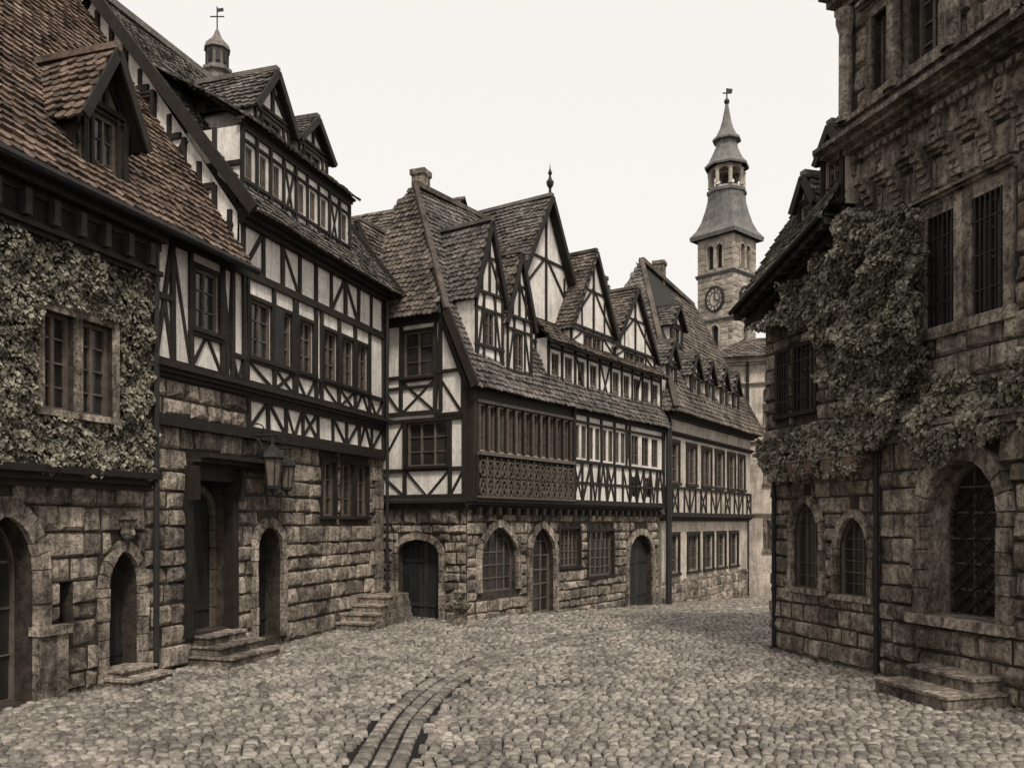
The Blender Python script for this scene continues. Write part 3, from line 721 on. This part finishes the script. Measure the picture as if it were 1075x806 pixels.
# ================================================================ HOUSE D
D=House('long_plastered_house')
FD=Fac((5.69,32.6),(11.55,42.1)); ld=FD.len
pl=D.p('upper_plaster','pale');ti=D.p('timber_frame','timber');mo=D.p('ground_floor_wall','pale')
gops=[R4((FD.U(a),FD.U(b),.6,2.1)) for a,b in ((701,712),(722,733),(739,748),(753,761),(766,774))]
wall(FD,mo,0,ld,-1.5,2.75,gops,0,.2)
for o in gops: window(FD,D,o,0,2,3,.07,casing=.12,deep=.15)
blocks(FD,D.p('stone_plinth','stone'),0,ld,-1.3,.35,[],d=.0)
uops=[R4((FD.U(a,.15),FD.U(b,.15),4.15,5.7)) for a,b in ((702,712),(721,730),(737,746),(751,759),(764,771),(775,781))]
wall(FD,pl,0,ld,2.75,6.8,uops,.15,.15)
for o in uops: window(FD,D,o,.15,2,3,.07,casing=.12,deep=.12)
cornice(FD,ti,-.05,ld+.1,2.65,.25,.0,.35)
infill(FD,ti,[ld*i/17 for i in range(18)],2.95,3.95,.15,['','/\\','','\\','/'],.09)
cornice(FD,ti,-.05,ld+.1,5.95,.14,.15,.2); cornice(FD,ti,-.05,ld+.2,6.6,.25,.15,.5)
ap=FD.pt(3.9,14.0,-2.5); e2_=FD.pt(ld-.8,13.4,-2.5)
tiles(D,'roof_tiles','browntile',[FD.pt(-.3,6.8,.7),FD.pt(ld+.3,6.8,.7),e2_,ap],.24,.22)
tiles(D,'roof_hip_tiles','slate',[FD.pt(-.3,6.8,-5),FD.pt(-.3,6.8,.7),ap],.24,.22)
D.p('roof_tiles_deck','timber').add([ap,e2_,FD.pt(ld+.3,6.8,-5),FD.pt(-.3,6.8,-5)],[(0,1,2,3)])
D.p('roof_tiles_deck','timber').add([e2_,FD.pt(ld+.3,6.8,-5),FD.pt(ld+.3,6.8,.7)],[(0,1,2)])
D.p('end_walls','pale').add([FD.pt(ld,-1.5,0),FD.pt(ld,-1.5,-5),FD.pt(ld,6.8,-5),FD.pt(ld,6.8,0)],[(0,1,2,3)])
D.p('end_walls','pale').add([FD.pt(0,-1.5,0),FD.pt(0,-1.5,-5),FD.pt(0,6.8,-5),FD.pt(0,6.8,0)],[(0,1,2,3)])
bar(D.p('hip_caps','browntile'),FD.pt(-.3,6.9,.7),ap,.2,.14,var=.2);bar(D.p('hip_caps','browntile'),e2_,ap,.25,.18,var=.3);bar(D.p('hip_caps','browntile'),FD.pt(ld+.3,6.9,.7),e2_,.25,.18,var=.3)
for x0,x1,z0,d in ((699,710,7.3,.1),(724,734,7.2,.2),(740,749,7.2,.2),(755,763,7.2,.2),(768,775,7.2,.2)):
    a=FD.U(x0,d);b=FD.U(x1,d); gable_dormer(FD,D,a,b,z0,z0+1.5,z0+2.3,d,1.8,'slate','plaster',.12,win=(a+.3,b-.3,z0+.3,z0+1.3),tw=.2)
for x0,x1,z0,d in ((703,716,10.0,-.8),):
    a=FD.U(x0,d);b=FD.U(x1,d); gable_dormer(FD,D,a,b,z0,z0+.9,z0+1.7,d,1.6,'slate','plaster',.15,win=(a+.25,b-.25,z0+.15,z0+.8),tw=.2)
p=FD.pt(6.5,0,-2.7); lathe(D.p('chimney','stone'),p.x,p.y,[(.35,12.5),(.35,14.4),(.42,14.45),(.42,14.6),(0,14.62)],4,.4,.2)
pipe(D.p('drainpipe','iron'),FD.pt(.1,-.7,.3),FD.pt(.1,6.6,.3),.07)
D.done()

# ================================================================ PALE HOUSE at street end
G=House('pale_rendered_house')
FG=Fac((10.6,44.6),(16.5,43.0)); lg=FG.len; g=G.p('walls','pale')
wo=[]
for z in (1.2,4.6,7.6):
    for i in range(3): wo.append(R4((2.55+i*1.4,3.15+i*1.4,z,z+1.5)))
wall(FG,g,0,lg,-1.8,10.9,wo,0,.2)
for o in wo: window(FG,G,o,0,2,3,.06,casing=.26,deep=.15)
cb=G.p('string_courses','towerstone')
for z in (2.9,6.6,9.6): cornice(FG,cb,-.05,lg,z,.2,0,.15)
cornice(FG,cb,-.1,lg,10.7,.4,0,.4)
for i in range(24): FG.box(cb,-.02,.45 if i%2 else .65,-1.5+.5*i,-1.5+.5*i+.48,-.02,.05)
g.add([FG.pt(0,-1.8,0),FG.pt(0,-1.8,-6),FG.pt(0,10.9,-6),FG.pt(0,10.9,0)],[(0,1,2,3)],.5)
tiles(G,'roof_tiles','browntile',[FG.pt(-.3,11.05,.5),FG.pt(lg,11.05,.5),FG.pt(lg,12.6,-2.5),FG.pt(1.5,12.6,-2.5)],.3,.3)
G.p('roof_tiles_deck','timber').add([FG.pt(-.3,11,.5),FG.pt(-.3,11,-6),FG.pt(1.5,12.6,-2.5)],[(0,1,2)])
pipe(G.p('drainpipe','iron'),FG.pt(1.6,-1.2,.12),FG.pt(1.6,10.8,.12),.08)
G.done()

# ================================================================ CHURCH TOWER
T=House('church_tower'); tx,ty=(763-CX)/FPX*62,62.
def zy(y): return 2.6+(548-y)*62/900.
tw_=T.p('shaft','towerstone'); tr=T.p('string_courses','lead'); tb_=T.p('stone_blocks','towerstone')
cor=[Vector((tx+2.09*math.cos(math.radians(a)),ty+2.09*math.sin(math.radians(a)),0)) for a in (-182,-92,-2,88)]
ztop=zy(252)
for k in range(4):
    P=cor[k];Q=cor[(k+1)%4]
    f=Fac((P.x,P.y),(Q.x,Q.y)); mid=(P+Q)/2
    if f.n.dot(mid-Vector((tx,ty,0)))<0: f.n=-f.n
    L_=f.len; c=L_/2
    b1=R4((c-.62,c-.1,zy(287),zy(262)),arch='round',rise=.26,m=.1);b2=R4((c+.1,c+.62,zy(287),zy(262)),arch='round',rise=.26,m=.1)
    b3=R4((c-.3,c+.3,zy(372),zy(345)),arch='round',rise=.3,m=.1)
    wall(f,tw_,0,L_,-1.8,ztop,[b1,b2,b3],0,.35)
    blocks(f,tb_,0,L_,zy(400),ztop-.1,[b1,b2,b3],bh=(.35,.5),bw=(.5,.9),hh=(.01,.04))
    for b in (b1,b2,b3):
        ring(f,tb_,b,.09,n=7); T.p('louvres','iron').add([f.pt(b['u0'],b['z0'],-.3),f.pt(b['u1'],b['z0'],-.3),f.pt(b['u1'],b['z1'],-.3),f.pt(b['u0'],b['z1'],-.3)],[(0,1,2,3)])
    for z in (zy(294),zy(342),ztop-.15): cornice(f,tr,-.1,L_+.1,z,.25,0,.16)
    zc=zy(318); ck=T.p('clock_face','pale'); hd=T.p('clock_ring','iron'); NN=20
    P_=[(c+.72*math.cos(2*math.pi*i/NN),zc+.86*math.sin(2*math.pi*i/NN)) for i in range(NN)]
    P2=[(c+.42*math.cos(2*math.pi*i/NN),zc+.5*math.sin(2*math.pi*i/NN)) for i in range(NN)]
    ck.add([f.pt(*p,.09) for p in P_],[tuple(range(NN))],.9)
    for i in range(NN): f.beam(hd,*P_[i],*P_[(i+1)%NN],.15,.03,.14); f.beam(hd,*P2[i],*P2[(i+1)%NN],.05,.08,.11)
    f.beam(hd,c,zc,c+.05,zc+.6,.07,.1,.13); f.beam(hd,c,zc,c+.35,zc-.15,.07,.1,.14)
    for i in range(12):
        a=2*math.pi*i/12; f.beam(hd,c+.5*math.cos(a),zc+.6*math.sin(a),c+.62*math.cos(a),zc+.74*math.sin(a),.07,.08,.12)
rf=T.p('bell_roof','lead')
px=62/900.
k0=-92*math.pi/180
prof=[(37,254),(38,250),(31,243),(26,234),(22,222),(19.5,212),(19,204)]
lathe(rf,tx,ty,[(a*px*1.03,zy(b)) for a,b in prof],8,k0,.5,sq=[1,1,.95,.8,.55,.25,0])
ln=T.p('lantern','towerstone'); lp=T.p('lantern_cornice','lead')
lathe(lp,tx,ty,[(19*px,zy(206)),(21*px,zy(205)),(21*px,zy(202)),(17*px,zy(201))],8,k0)
lathe(ln,tx,ty,[(18*px,zy(202)),(18*px,zy(199)),(0,zy(199))],8,k0)
r=17.5*px
for k in range(8):
    a=k0+2*math.pi*k/8; x=tx+r*math.cos(a);y=ty+r*math.sin(a); lathe(ln,x,y,[(.17,zy(199)),(.14,zy(197)),(.14,zy(184)),(.2,zy(182))],6)
    b=k0+2*math.pi*(k+1)/8; P=Vector((x,y,0));Q=Vector((tx+r*math.cos(b),ty+r*math.sin(b),0)); f=Fac((P.x,P.y),(Q.x,Q.y)); L_=f.len
    for dd in (0,-.1): wall(f,ln,0,L_,zy(186),zy(177),[dict(u0=.1,u1=L_-.1,z0=zy(186),z1=zy(180.5),arch='round',rise=.35)],dd,.1)
core=T.p('bells','iron'); lathe(core,tx,ty,[(.42,zy(194)),(.35,zy(190)),(.22,zy(186)),(.1,zy(184)),(0,zy(183))],12)
lathe(ln,tx,ty,[(0,zy(178.5)),(17*px,zy(178.5)),(17*px,zy(176.5))],8,k0)
lathe(rf,tx,ty,[(23*px,zy(178)),(23.5*px,zy(176)),(19*px,zy(171)),(15*px,zy(163)),(11.5*px,zy(155)),(11*px,zy(150)),(15*px,zy(149)),(15*px,zy(147)),(11*px,zy(143)),(7*px,zy(135)),(4.5*px,zy(126)),(2.5*px,zy(115)),(1*px,zy(106)),(.0,zy(105))],8,k0,.6)
ir=T.p('finial','iron'); lathe(ir,tx,ty,[(0,zy(111)),(2*px,zy(109.5)),(3*px,zy(107)),(2*px,zy(104.5)),(0,zy(103))],10); pipe(ir,(tx,ty,zy(106)),(tx,ty,zy(93)),.05,6)
bar(ir,(tx-.3,ty,zy(98)),(tx+.35,ty,zy(98)),.06,.08); bar(ir,(tx,ty,zy(95)),(tx+.4,ty,zy(95.5)),.05,.25)
T.done()

# ================================================================ RIGHT BUILDINGS
FR=Fac((8.47,7),(5.42,17.9)); lr=FR.len
uj=FR.U(926); uu=FR.U(892)
R1=House('renaissance_stone_house')
mo=R1.p('lower_wall','mortar');st=R1.p('stone_blocks','stone')
ba=R4((FR.U(1052),FR.U(975),1.15,3.55),arch='round',rise=.8,m=.24)
bb=R4((1.3,2.7,1.15,3.55),arch='round',rise=.8,m=.24)
blocks(FR,st,0,uj,0,3.95,[ba,bb],bh=(.28,.45),bw=(.4,.85),hh=(.03,.11))
ring(FR,st,ba,.24,d1=.1,n=11);ring(FR,st,bb,.24,d1=.1)
rv=R1.p('arch_reveals','stone')
window(FR,R1,ba,0,3,6,.05,deep=.46);window(FR,R1,bb,0,3,6,.05,deep=.46)
ib=R1.p('iron_lattice','iron')
for o in (ba,bb):
    for i in range(-4,9):
        z=o['z0']+.25*i
        for s in (1,-1):
            a,b=(o['u0'],z),(o['u1'],z+1.2)
            if s<0: a,b=(o['u0'],z+1.2),(o['u1'],z)
            zmax=o['z1']-o['rise']*.55; za,zb_=a[1],b[1]; dz=zb_-za
            ta=(o['z0']-za)/dz;tc_=(zmax-za)/dz
            t0=max(0,min(ta,tc_));t1=min(1,max(ta,tc_))
            if t1-t0>.02: FR.beam(ib,a[0]+(b[0]-a[0])*t0,za+dz*t0,a[0]+(b[0]-a[0])*t1,za+dz*t1,.02,-.42,-.4)
    FR.box(st,o['u0']-.3,o['u1']+.3,1.0,1.15,-.05,.22,.9)
uwall=R1.p('upper_stone_blocks','stone')
W=[R4(FR.rect(1056,202,1023,328),m=.2),R4(FR.rect(1004,236,975,346),m=.2)]
zb=min(w['z0'] for w in W);zt=max(w['z1'] for w in W)
for w in W: w['z0']=zb+.05; w['z1']=zt
W+= [R4((1.2,1.9,zb,zt),m=.2),R4((2.9,3.6,zb,zt),m=.2)]
wall(FR,mo,0,uj,-.1,4.0,[ba,bb],0,.5,rmb=rv)
wall(FR,mo,0,uj,4.0,8.5,W,0,.3)
wall(FR,mo,uj,uu,7.0,8.5,[],0.02,.3)
blocks(FR,uwall,0,uj,4.15,8.3,W,bh=(.28,.42),bw=(.35,.7),hh=(.015,.07))
blocks(FR,uwall,uj,uu,7.9,8.4,[],d=.03)
for w in W:
    window(FR,R1,w,0,2,4,.06,casing=.28,deep=.22,bars=6)
    cornice(FR,R1.p('window_hoods','stone'),w['u0']-.25,w['u1']+.25,w['z1']+.18,.14,0,.18)
co=R1.p('ledges','stone')
cornice(FR,co,0,uj+.1,3.92,.25,0,.32)
cornice(FR,co,0,uu+.05,8.35,.2,0,.2); FR.box(co,0,uu+.04,8.55,8.95,-.05,.16,.3); cornice(FR,co,0,uu+.1,8.95,.3,0.1,.6,4)
br=R1.p('carved_brackets','stone')
for i in range(15):
    u=uu-.1-i*.62
    if u<0: break
    v=U(.3,1)
    for j in range(6):
        t_=j/6; FR.box(br,u-.11+.01*j,u+.11-.01*j,8.35-.55+.62*t_+.05,8.35-.55+.62*(t_+1/6)+.052,0,.10+.42*t_**1.5,v)
    FR.box(br,u+.2,u+.42,8.6,8.9,.1,.2,.7); FR.box(br,u+.26,u+.36,8.67,8.83,.19,.25,.2)
    for q in range(4): FR.box(br,u+.02+.15*q,u+.11+.15*q,8.86,8.955,.1,.3)
    for q in range(3): FR.box(br,u+.13+.13*q,u+.22+.13*q,9.27,9.37,.1,.5)
UW=[R4(FR.rect(985,-12,955,60,.1)),R4(FR.rect(941,5,915,88,.1))]
for w in UW: w['z0']=9.95;w['z1']=11.3
UW+=[R4((1.5,2.2,9.95,11.3)),R4((4.2,4.8,9.95,11.3))]
wall(FR,R1.p('top_wall','mortar'),0,uu,9.2,13.2,UW,.05,.3)
blocks(FR,uwall,0,uu-.25,9.25,13.1,[dict(w,m=.15) for w in UW],d=.05)
for w in UW:
    window(FR,R1,w,.05,2,4,.06,casing=.25,deep=.2)
    cornice(FR,co,w['u0']-.25,w['u1']+.25,w['z1']+.16,.15,.05,.2)
cornice(FR,co,0,uu+.05,9.5,.25,.05,.22)
for u in [uu-.15]+[(UW[0]['u0']+UW[1]['u1'])/2+.1 ,UW[0]['u0']-.4]:
    a=FR.pt(u,0,.2); lathe(R1.p('half_columns','stone'),a.x,a.y,[(.17,9.7),(.17,9.8),(.12,9.85),(.115,11.3),(.13,11.35),(.17,11.5),(.17,11.7)],12,0,.8)
cornice(FR,co,0,uu+.15,11.75,.35,.05,.5,3)
FR.box(co,0,uu+.05,12.9,13.2,0,.35)
sw=R1.p('side_wall','plaster2'); sw.add([FR.pt(uu,7.0,.02),FR.pt(uu,7.0,-8),FR.pt(uu,13.2,-8),FR.pt(uu,13.2,.05)],[(0,1,2,3)],.5)
R1.p('roof_deck','slate').add([FR.pt(0,13.2,.1),FR.pt(uu,13.2,.1),FR.pt(uu,13.2,-8),FR.pt(0,13.2,-8)],[(0,1,2,3)],.5)
R1.done()

R2=House('jettied_stone_house')
mo=R2.p('lower_wall','mortar');st=R2.p('stone_blocks','stone')
g1=R4(FR.rect(862,526,834,617),arch='pt',rise=.6,m=.14,c=1.0);g2=R4(FR.rect(914,541,881,625),arch='pt',rise=.6,m=.14,c=1.0)
wall(FR,mo,uj+.001,lr,-.1,3.9,[g1,g2],0,.35)
blocks(FR,st,uj+.04,lr,0,3.8,[g1,g2],bh=(.26,.38),bw=(.35,.6),hh=(.02,.09))
for g in (g1,g2): ring(FR,st,g,.14,n=9); window(FR,R2,g,0,3,7,.022,deep=.12); FR.box(st,g['u0']-.15,g['u1']+.15,g['z0']-.1,g['z0'],-.05,.12,.9)
D2=.14
v1=R4(FR.rect(856,350,836,428,D2),m=.08);v2=R4(FR.rect(829,366,818,434,D2),m=.08)
for v in (v1,v2): v['z0']=4.75;v['z1']=6.0
u2=uj+.0
uw=R2.p('upper_wall','mortar')
wall(FR,uw,u2,lr,3.9,6.7,[v1,v2],D2,.3)
uw.add([FR.pt(u2,6.7,D2),FR.pt(lr,6.7,D2),FR.pt(lr,6.95,D2),FR.pt(u2,8.4,D2)],[(0,1,2,3)],.5)
blocks(FR,R2.p('upper_stone_blocks','stone'),u2,lr,3.95,6.7,[v1,v2],d=D2,bh=(.22,.34),bw=(.3,.55))
for v in (v1,v2): window(FR,R2,v,D2,2,3,.05,casing=.08,deep=.15,bars=4)
tb=R2.p('eave_timber','timber')
lg_=R2.p('ledge','stone'); cornice(FR,lg_,uj,lr+.1,3.82,.2,0.05,.34)
for i in range(9):
    u=uj+.1+(lr-uj-.2)*(i+.5)/9
    for j in range(4): FR.box(lg_,u-.1,u+.1,3.35+.12*j,3.35+.12*(j+1)+.003,0,.1+.08*j)
def ev(t,d,dz=0):
    u=uu-.25+(lr+.3-uu+.25)*t; return FR.pt(u,7.95-1.0*t+dz,d)
bar(tb,ev(0,D2+.5,-.05),ev(1,D2+.5,-.05),.16,.16); bar(tb,ev(0,D2+.2,-.17),ev(1,D2+.2,-.17),.25,.14)
bar(tb,ev(0,D2-.1,.06),ev(1.01,D2-.1,.06),1.3,.05)
for i in range(12): bar(tb,ev((i+.4)/12,D2-.1,-.02),ev((i+.4)/12,D2+.6,-.12),.09,.1)
pipe(R2.p('gutter','iron'),ev(0,D2+.66,.02),ev(1,D2+.66,.02),.05)
ra=ev(0,D2+.6,.08);rb=ev(1.02,D2+.6,.08)
zr1,zr0=11.0,12.4
tiles(R2,'roof_tiles','slate',[ra,rb,FR.pt(lr-.3,zr1,-1.7),FR.pt(uu-.2,zr0,-1.7)],.17,.16)
R2.p('roof_tiles_deck','timber').add([FR.pt(lr-.3,zr1,-1.7),FR.pt(u2,zr0,-1.7),FR.pt(u2,7,-5),FR.pt(lr,7,-5)],[(0,1,2,3)])
R2.p('end_wall','plaster2').add([FR.pt(lr,-.1,0),FR.pt(lr,-.1,-6),FR.pt(lr,7,-6),FR.pt(lr-.1,zr1-.1,-1.7),FR.pt(lr,7,D2),FR.pt(lr,3.9,D2),FR.pt(lr,3.9,0)],[(0,1,2,3,4,5,6)])
for x0,x1,z0 in ((888,863,8.2),(857,838,7.6)):
    a=FR.U(x0,.35);b=FR.U(x1,.35); gable_dormer(FR,R2,a,b,z0,z0+1.05,z0+1.5,.35,1.7,'slate','plaster2',.08,win=(a+.14,b-.14,z0+.25,z0+.95),brace=False,bw=.06)
pipe(R2.p('drainpipe','iron'),FR.pt(lr-.25,0,.1),FR.pt(lr-.25,3.8,.1),.045);pipe(R2.p('drainpipe','iron'),FR.pt(uj,0,.12),FR.pt(uj,3.9,.12),.045)
R2.done()
base_weeds(FR,0,lr,700)
steps('stone_steps',FR,FR.U(1026,.5),FR.U(958,.5),2,.2,.55)
cp=MB()
def U_(x,y,d=.2): return FR.px(x,y,d)
poly=[U_(808,345),U_(840,298),U_(890,222),U_(966,218),U_(974,300),U_(970,380),U_(958,420),U_(940,465),U_(912,480),U_(900,415),U_(875,400),U_(858,372),U_(856,345)]
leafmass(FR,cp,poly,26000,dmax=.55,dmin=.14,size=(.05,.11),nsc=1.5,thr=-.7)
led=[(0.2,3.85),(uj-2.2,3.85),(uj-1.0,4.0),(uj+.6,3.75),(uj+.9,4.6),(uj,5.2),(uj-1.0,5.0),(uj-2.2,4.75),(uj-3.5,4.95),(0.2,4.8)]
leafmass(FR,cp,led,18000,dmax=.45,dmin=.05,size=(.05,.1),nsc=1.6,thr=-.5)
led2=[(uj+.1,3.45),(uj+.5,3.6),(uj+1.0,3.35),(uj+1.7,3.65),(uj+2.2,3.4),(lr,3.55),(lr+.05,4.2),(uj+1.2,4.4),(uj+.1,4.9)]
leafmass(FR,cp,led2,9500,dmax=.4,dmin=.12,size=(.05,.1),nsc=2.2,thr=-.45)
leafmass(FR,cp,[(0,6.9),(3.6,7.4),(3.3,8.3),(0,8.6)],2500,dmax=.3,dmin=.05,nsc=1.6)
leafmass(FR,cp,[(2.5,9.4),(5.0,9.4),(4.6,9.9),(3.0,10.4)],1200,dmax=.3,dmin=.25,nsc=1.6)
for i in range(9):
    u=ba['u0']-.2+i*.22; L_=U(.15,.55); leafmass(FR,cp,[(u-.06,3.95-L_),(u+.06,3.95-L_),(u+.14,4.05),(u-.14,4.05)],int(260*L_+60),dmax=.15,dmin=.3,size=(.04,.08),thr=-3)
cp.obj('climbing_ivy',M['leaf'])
for i in range(5):
    Pt=House('trailing_flower_pot'); u=uj+.35+i*.55; c=FR.pt(u,0,.38)
    lathe(Pt.p('pot','clay'),c.x,c.y,[(0,3.5),(.1,3.5),(.15,3.72),(.17,3.74),(.15,3.76),(0,3.74)],10)
    leafmass(FR,Pt.p('foliage','leaf'),[(u-.24,3.42),(u+.24,3.42),(u+.28,3.85),(u,4.0),(u-.28,3.85)],450,dmax=.3,dmin=.25,size=(.04,.09),thr=-2)
    Pt.done()
weeds.obj('grass_tufts',M['leaf'])

# ================================================================ GROUND
gr=MB(); ys=[-60,0,10,20,24,27,30,35,40,45,50,54,70,120,600]
vs=[];fs=[]
for y in ys:
    for x in (-500,-30,0,30,500): vs.append((x,y,gz(y)-.045))
for j in range(len(ys)-1):
    for i in range(4):
        a=j*5+i; fs.append((a,a+1,a+6,a+5))
gr.add(vs,fs,.5); gr.obj('ground',M['joint'])
ctl=[(-1.3,2),(-1.46,6),(-1.45,9),(-1.42,11.9),(-.95,14.9),(.15,17.7),(2.3,20.5),(4.9,23.6),(8.2,28.5),(11.5,35),(13,42)]
def cr_(P,n=14):
    out=[]
    for i in range(len(P)-1):
        p0=P[max(0,i-1)];p1=P[i];p2=P[i+1];p3=P[min(len(P)-1,i+2)]
        for k in range(n):
            t=k/n; out.append(tuple(.5*((2*p1[a])+(-p0[a]+p2[a])*t+(2*p0[a]-5*p1[a]+4*p2[a]-p3[a])*t*t+(-p0[a]+3*p1[a]-3*p2[a]+p3[a])*t**3) for a in (0,1)))
    out.append(P[-1]); return out
gc=cr_(ctl)
def gx(y):
    for i in range(len(gc)-1):
        if gc[i][1]<=y<=gc[i+1][1]:
            t=(y-gc[i][1])/(gc[i+1][1]-gc[i][1]+1e-9)
            sl_=(gc[i+1][0]-gc[i][0])/(gc[i+1][1]-gc[i][1]+1e-9)
            return gc[i][0]+(gc[i+1][0]-gc[i][0])*t,sl_
    return None
cb=MB()
def stone(cx,cy,hx,hy,ang,z,v=None):
    ca,sa=math.cos(ang),math.sin(ang)
    tx_,ty_=U(-.008,.008),U(-.008,.008)
    z+=U(-.007,.007)
    def P(a,b,h):
        return (cx+a*ca-b*sa,cy+a*sa+b*ca,z+h+a/hx*tx_+b/hy*ty_)
    j=lambda:U(.86,1.0)
    vs=[];q=[(-1,-1),(1,-1),(1,1),(-1,1)]
    jj=[(j(),j()) for _ in q]
    for s,h in ((1.0,-.06),(.94,-.018),(.7,.011)):
        for (a,b),(e,f) in zip(q,jj): vs.append(P(a*hx*s*e,b*hy*s*f,h))
    vs.append(P(0,0,.017))
    fs=[]
    for L_ in (0,4):
        for i in range(4): fs.append((L_+i,L_+(i+1)%4,L_+4+(i+1)%4,L_+4+i))
    for i in range(4): fs.append((8+i,8+(i+1)%4,12))
    cb.add(vs,fs,v)
y=3.0
while y<50:
    h=.158 if y<24 else .23
    w0=.148 if y<24 else .22
    xl=-10.9+.314*y if y<23 else (-6 if y<26 else -1.19+.68*(y-24))
    if y>=26: xl=max(-20,-17.0+.68*y)
    xr=10.5-.279*y if y<17.9 else 18
    if y<8: xl=min(xl,-8.4);xr=8.6
    x=xl+U(0,.1)
    while x<xr:
        w=w0*U(.72,1.32)
        yy=y+.28*math.sin(x*.33+.6)+.1*noise.noise(Vector((x*.8,y*.8,0)))
        g=gx(yy); ok=True
        if g:
            dist=abs(x+w/2-g[0])/math.sqrt(1+g[1]**2)
            if dist<.39: ok=False
        if ok:
            zz=gz(yy)+.035*noise.noise(Vector((x*.6,yy*.6,2)))
            stone(x+w/2,yy,w/2*.93,h/2*.94,U(-.05,.05)+.09*math.cos(x*.33+.6),zz)
        x+=w
    y+=h
for row in (-1,0,1):
    L_=.24; carry=U(0,.2)
    for i in range(len(gc)-1):
        a=Vector(gc[i]);b=Vector(gc[i+1]); d=(b-a); seg=d.length; dn=d.normalized(); nrm=Vector((-dn.y,dn.x))
        while carry<seg:
            p=a+dn*carry+nrm*row*.215
            stone(p.x,p.y,.102*U(.9,1),L_/2*.95,math.atan2(dn.y,dn.x)-math.pi/2,gz(p.y)+(-.022 if row==0 else -.006),U(.0,.55))
            carry+=L_*U(.96,1.06)
        carry-=seg
cb.obj('cobblestone_street',M['cobble'],smooth=True)

# ================================================================ LIGHT / WORLD / CAMERA
w=bpy.data.worlds.new("World"); bpy.context.scene.world=w; w.use_nodes=True; nt=w.node_tree
bg=nt.nodes['Background']; sky=nt.nodes.new('ShaderNodeTexSky'); sky.sky_type='NISHITA'; sky.sun_disc=False
el=math.radians(54); az=math.radians(163)
sky.sun_elevation=el; sky.sun_rotation=az; sky.air_density=1.5; sky.dust_density=5
hs_=nt.nodes.new('ShaderNodeHueSaturation'); hs_.inputs['Saturation'].default_value=.1
nt.links.new(sky.outputs[0],hs_.inputs['Color']); nt.links.new(hs_.outputs[0],bg.inputs[0]); bg.inputs[1].default_value=.03
bg2=nt.nodes.new('ShaderNodeBackground'); bg2.inputs[0].default_value=(1,.962,.912,1); bg2.inputs[1].default_value=.84
ad=nt.nodes.new('ShaderNodeAddShader'); nt.links.new(bg.outputs[0],ad.inputs[0]); nt.links.new(bg2.outputs[0],ad.inputs[1])
nt.links.new(ad.outputs[0],nt.nodes['World Output'].inputs[0])
sd_=bpy.data.lights.new('sun','SUN'); sd_.energy=3.0; sd_.angle=math.radians(10); sd_.color=(1,.93,.84)
so=bpy.data.objects.new('sun',sd_); bpy.context.scene.collection.objects.link(so)
dirv=Vector((math.sin(az)*math.cos(el),math.cos(az)*math.cos(el),math.sin(el)))
so.rotation_euler=dirv.to_track_quat('Z','Y').to_euler()
cam=bpy.data.cameras.new('camera'); co_=bpy.data.objects.new('camera',cam); bpy.context.scene.collection.objects.link(co_)
cam.sensor_width=36; cam.lens=900/1075*36; cam.shift_y=(548-403)/1075; cam.clip_end=3000; cam.clip_start=.1
co_.location=(0,0,2.6); co_.rotation_euler=(math.radians(90),0,0)
sc=bpy.context.scene; sc.camera=co_
sc.view_settings.view_transform='Standard'; sc.view_settings.look='None'; sc.view_settings.exposure=0
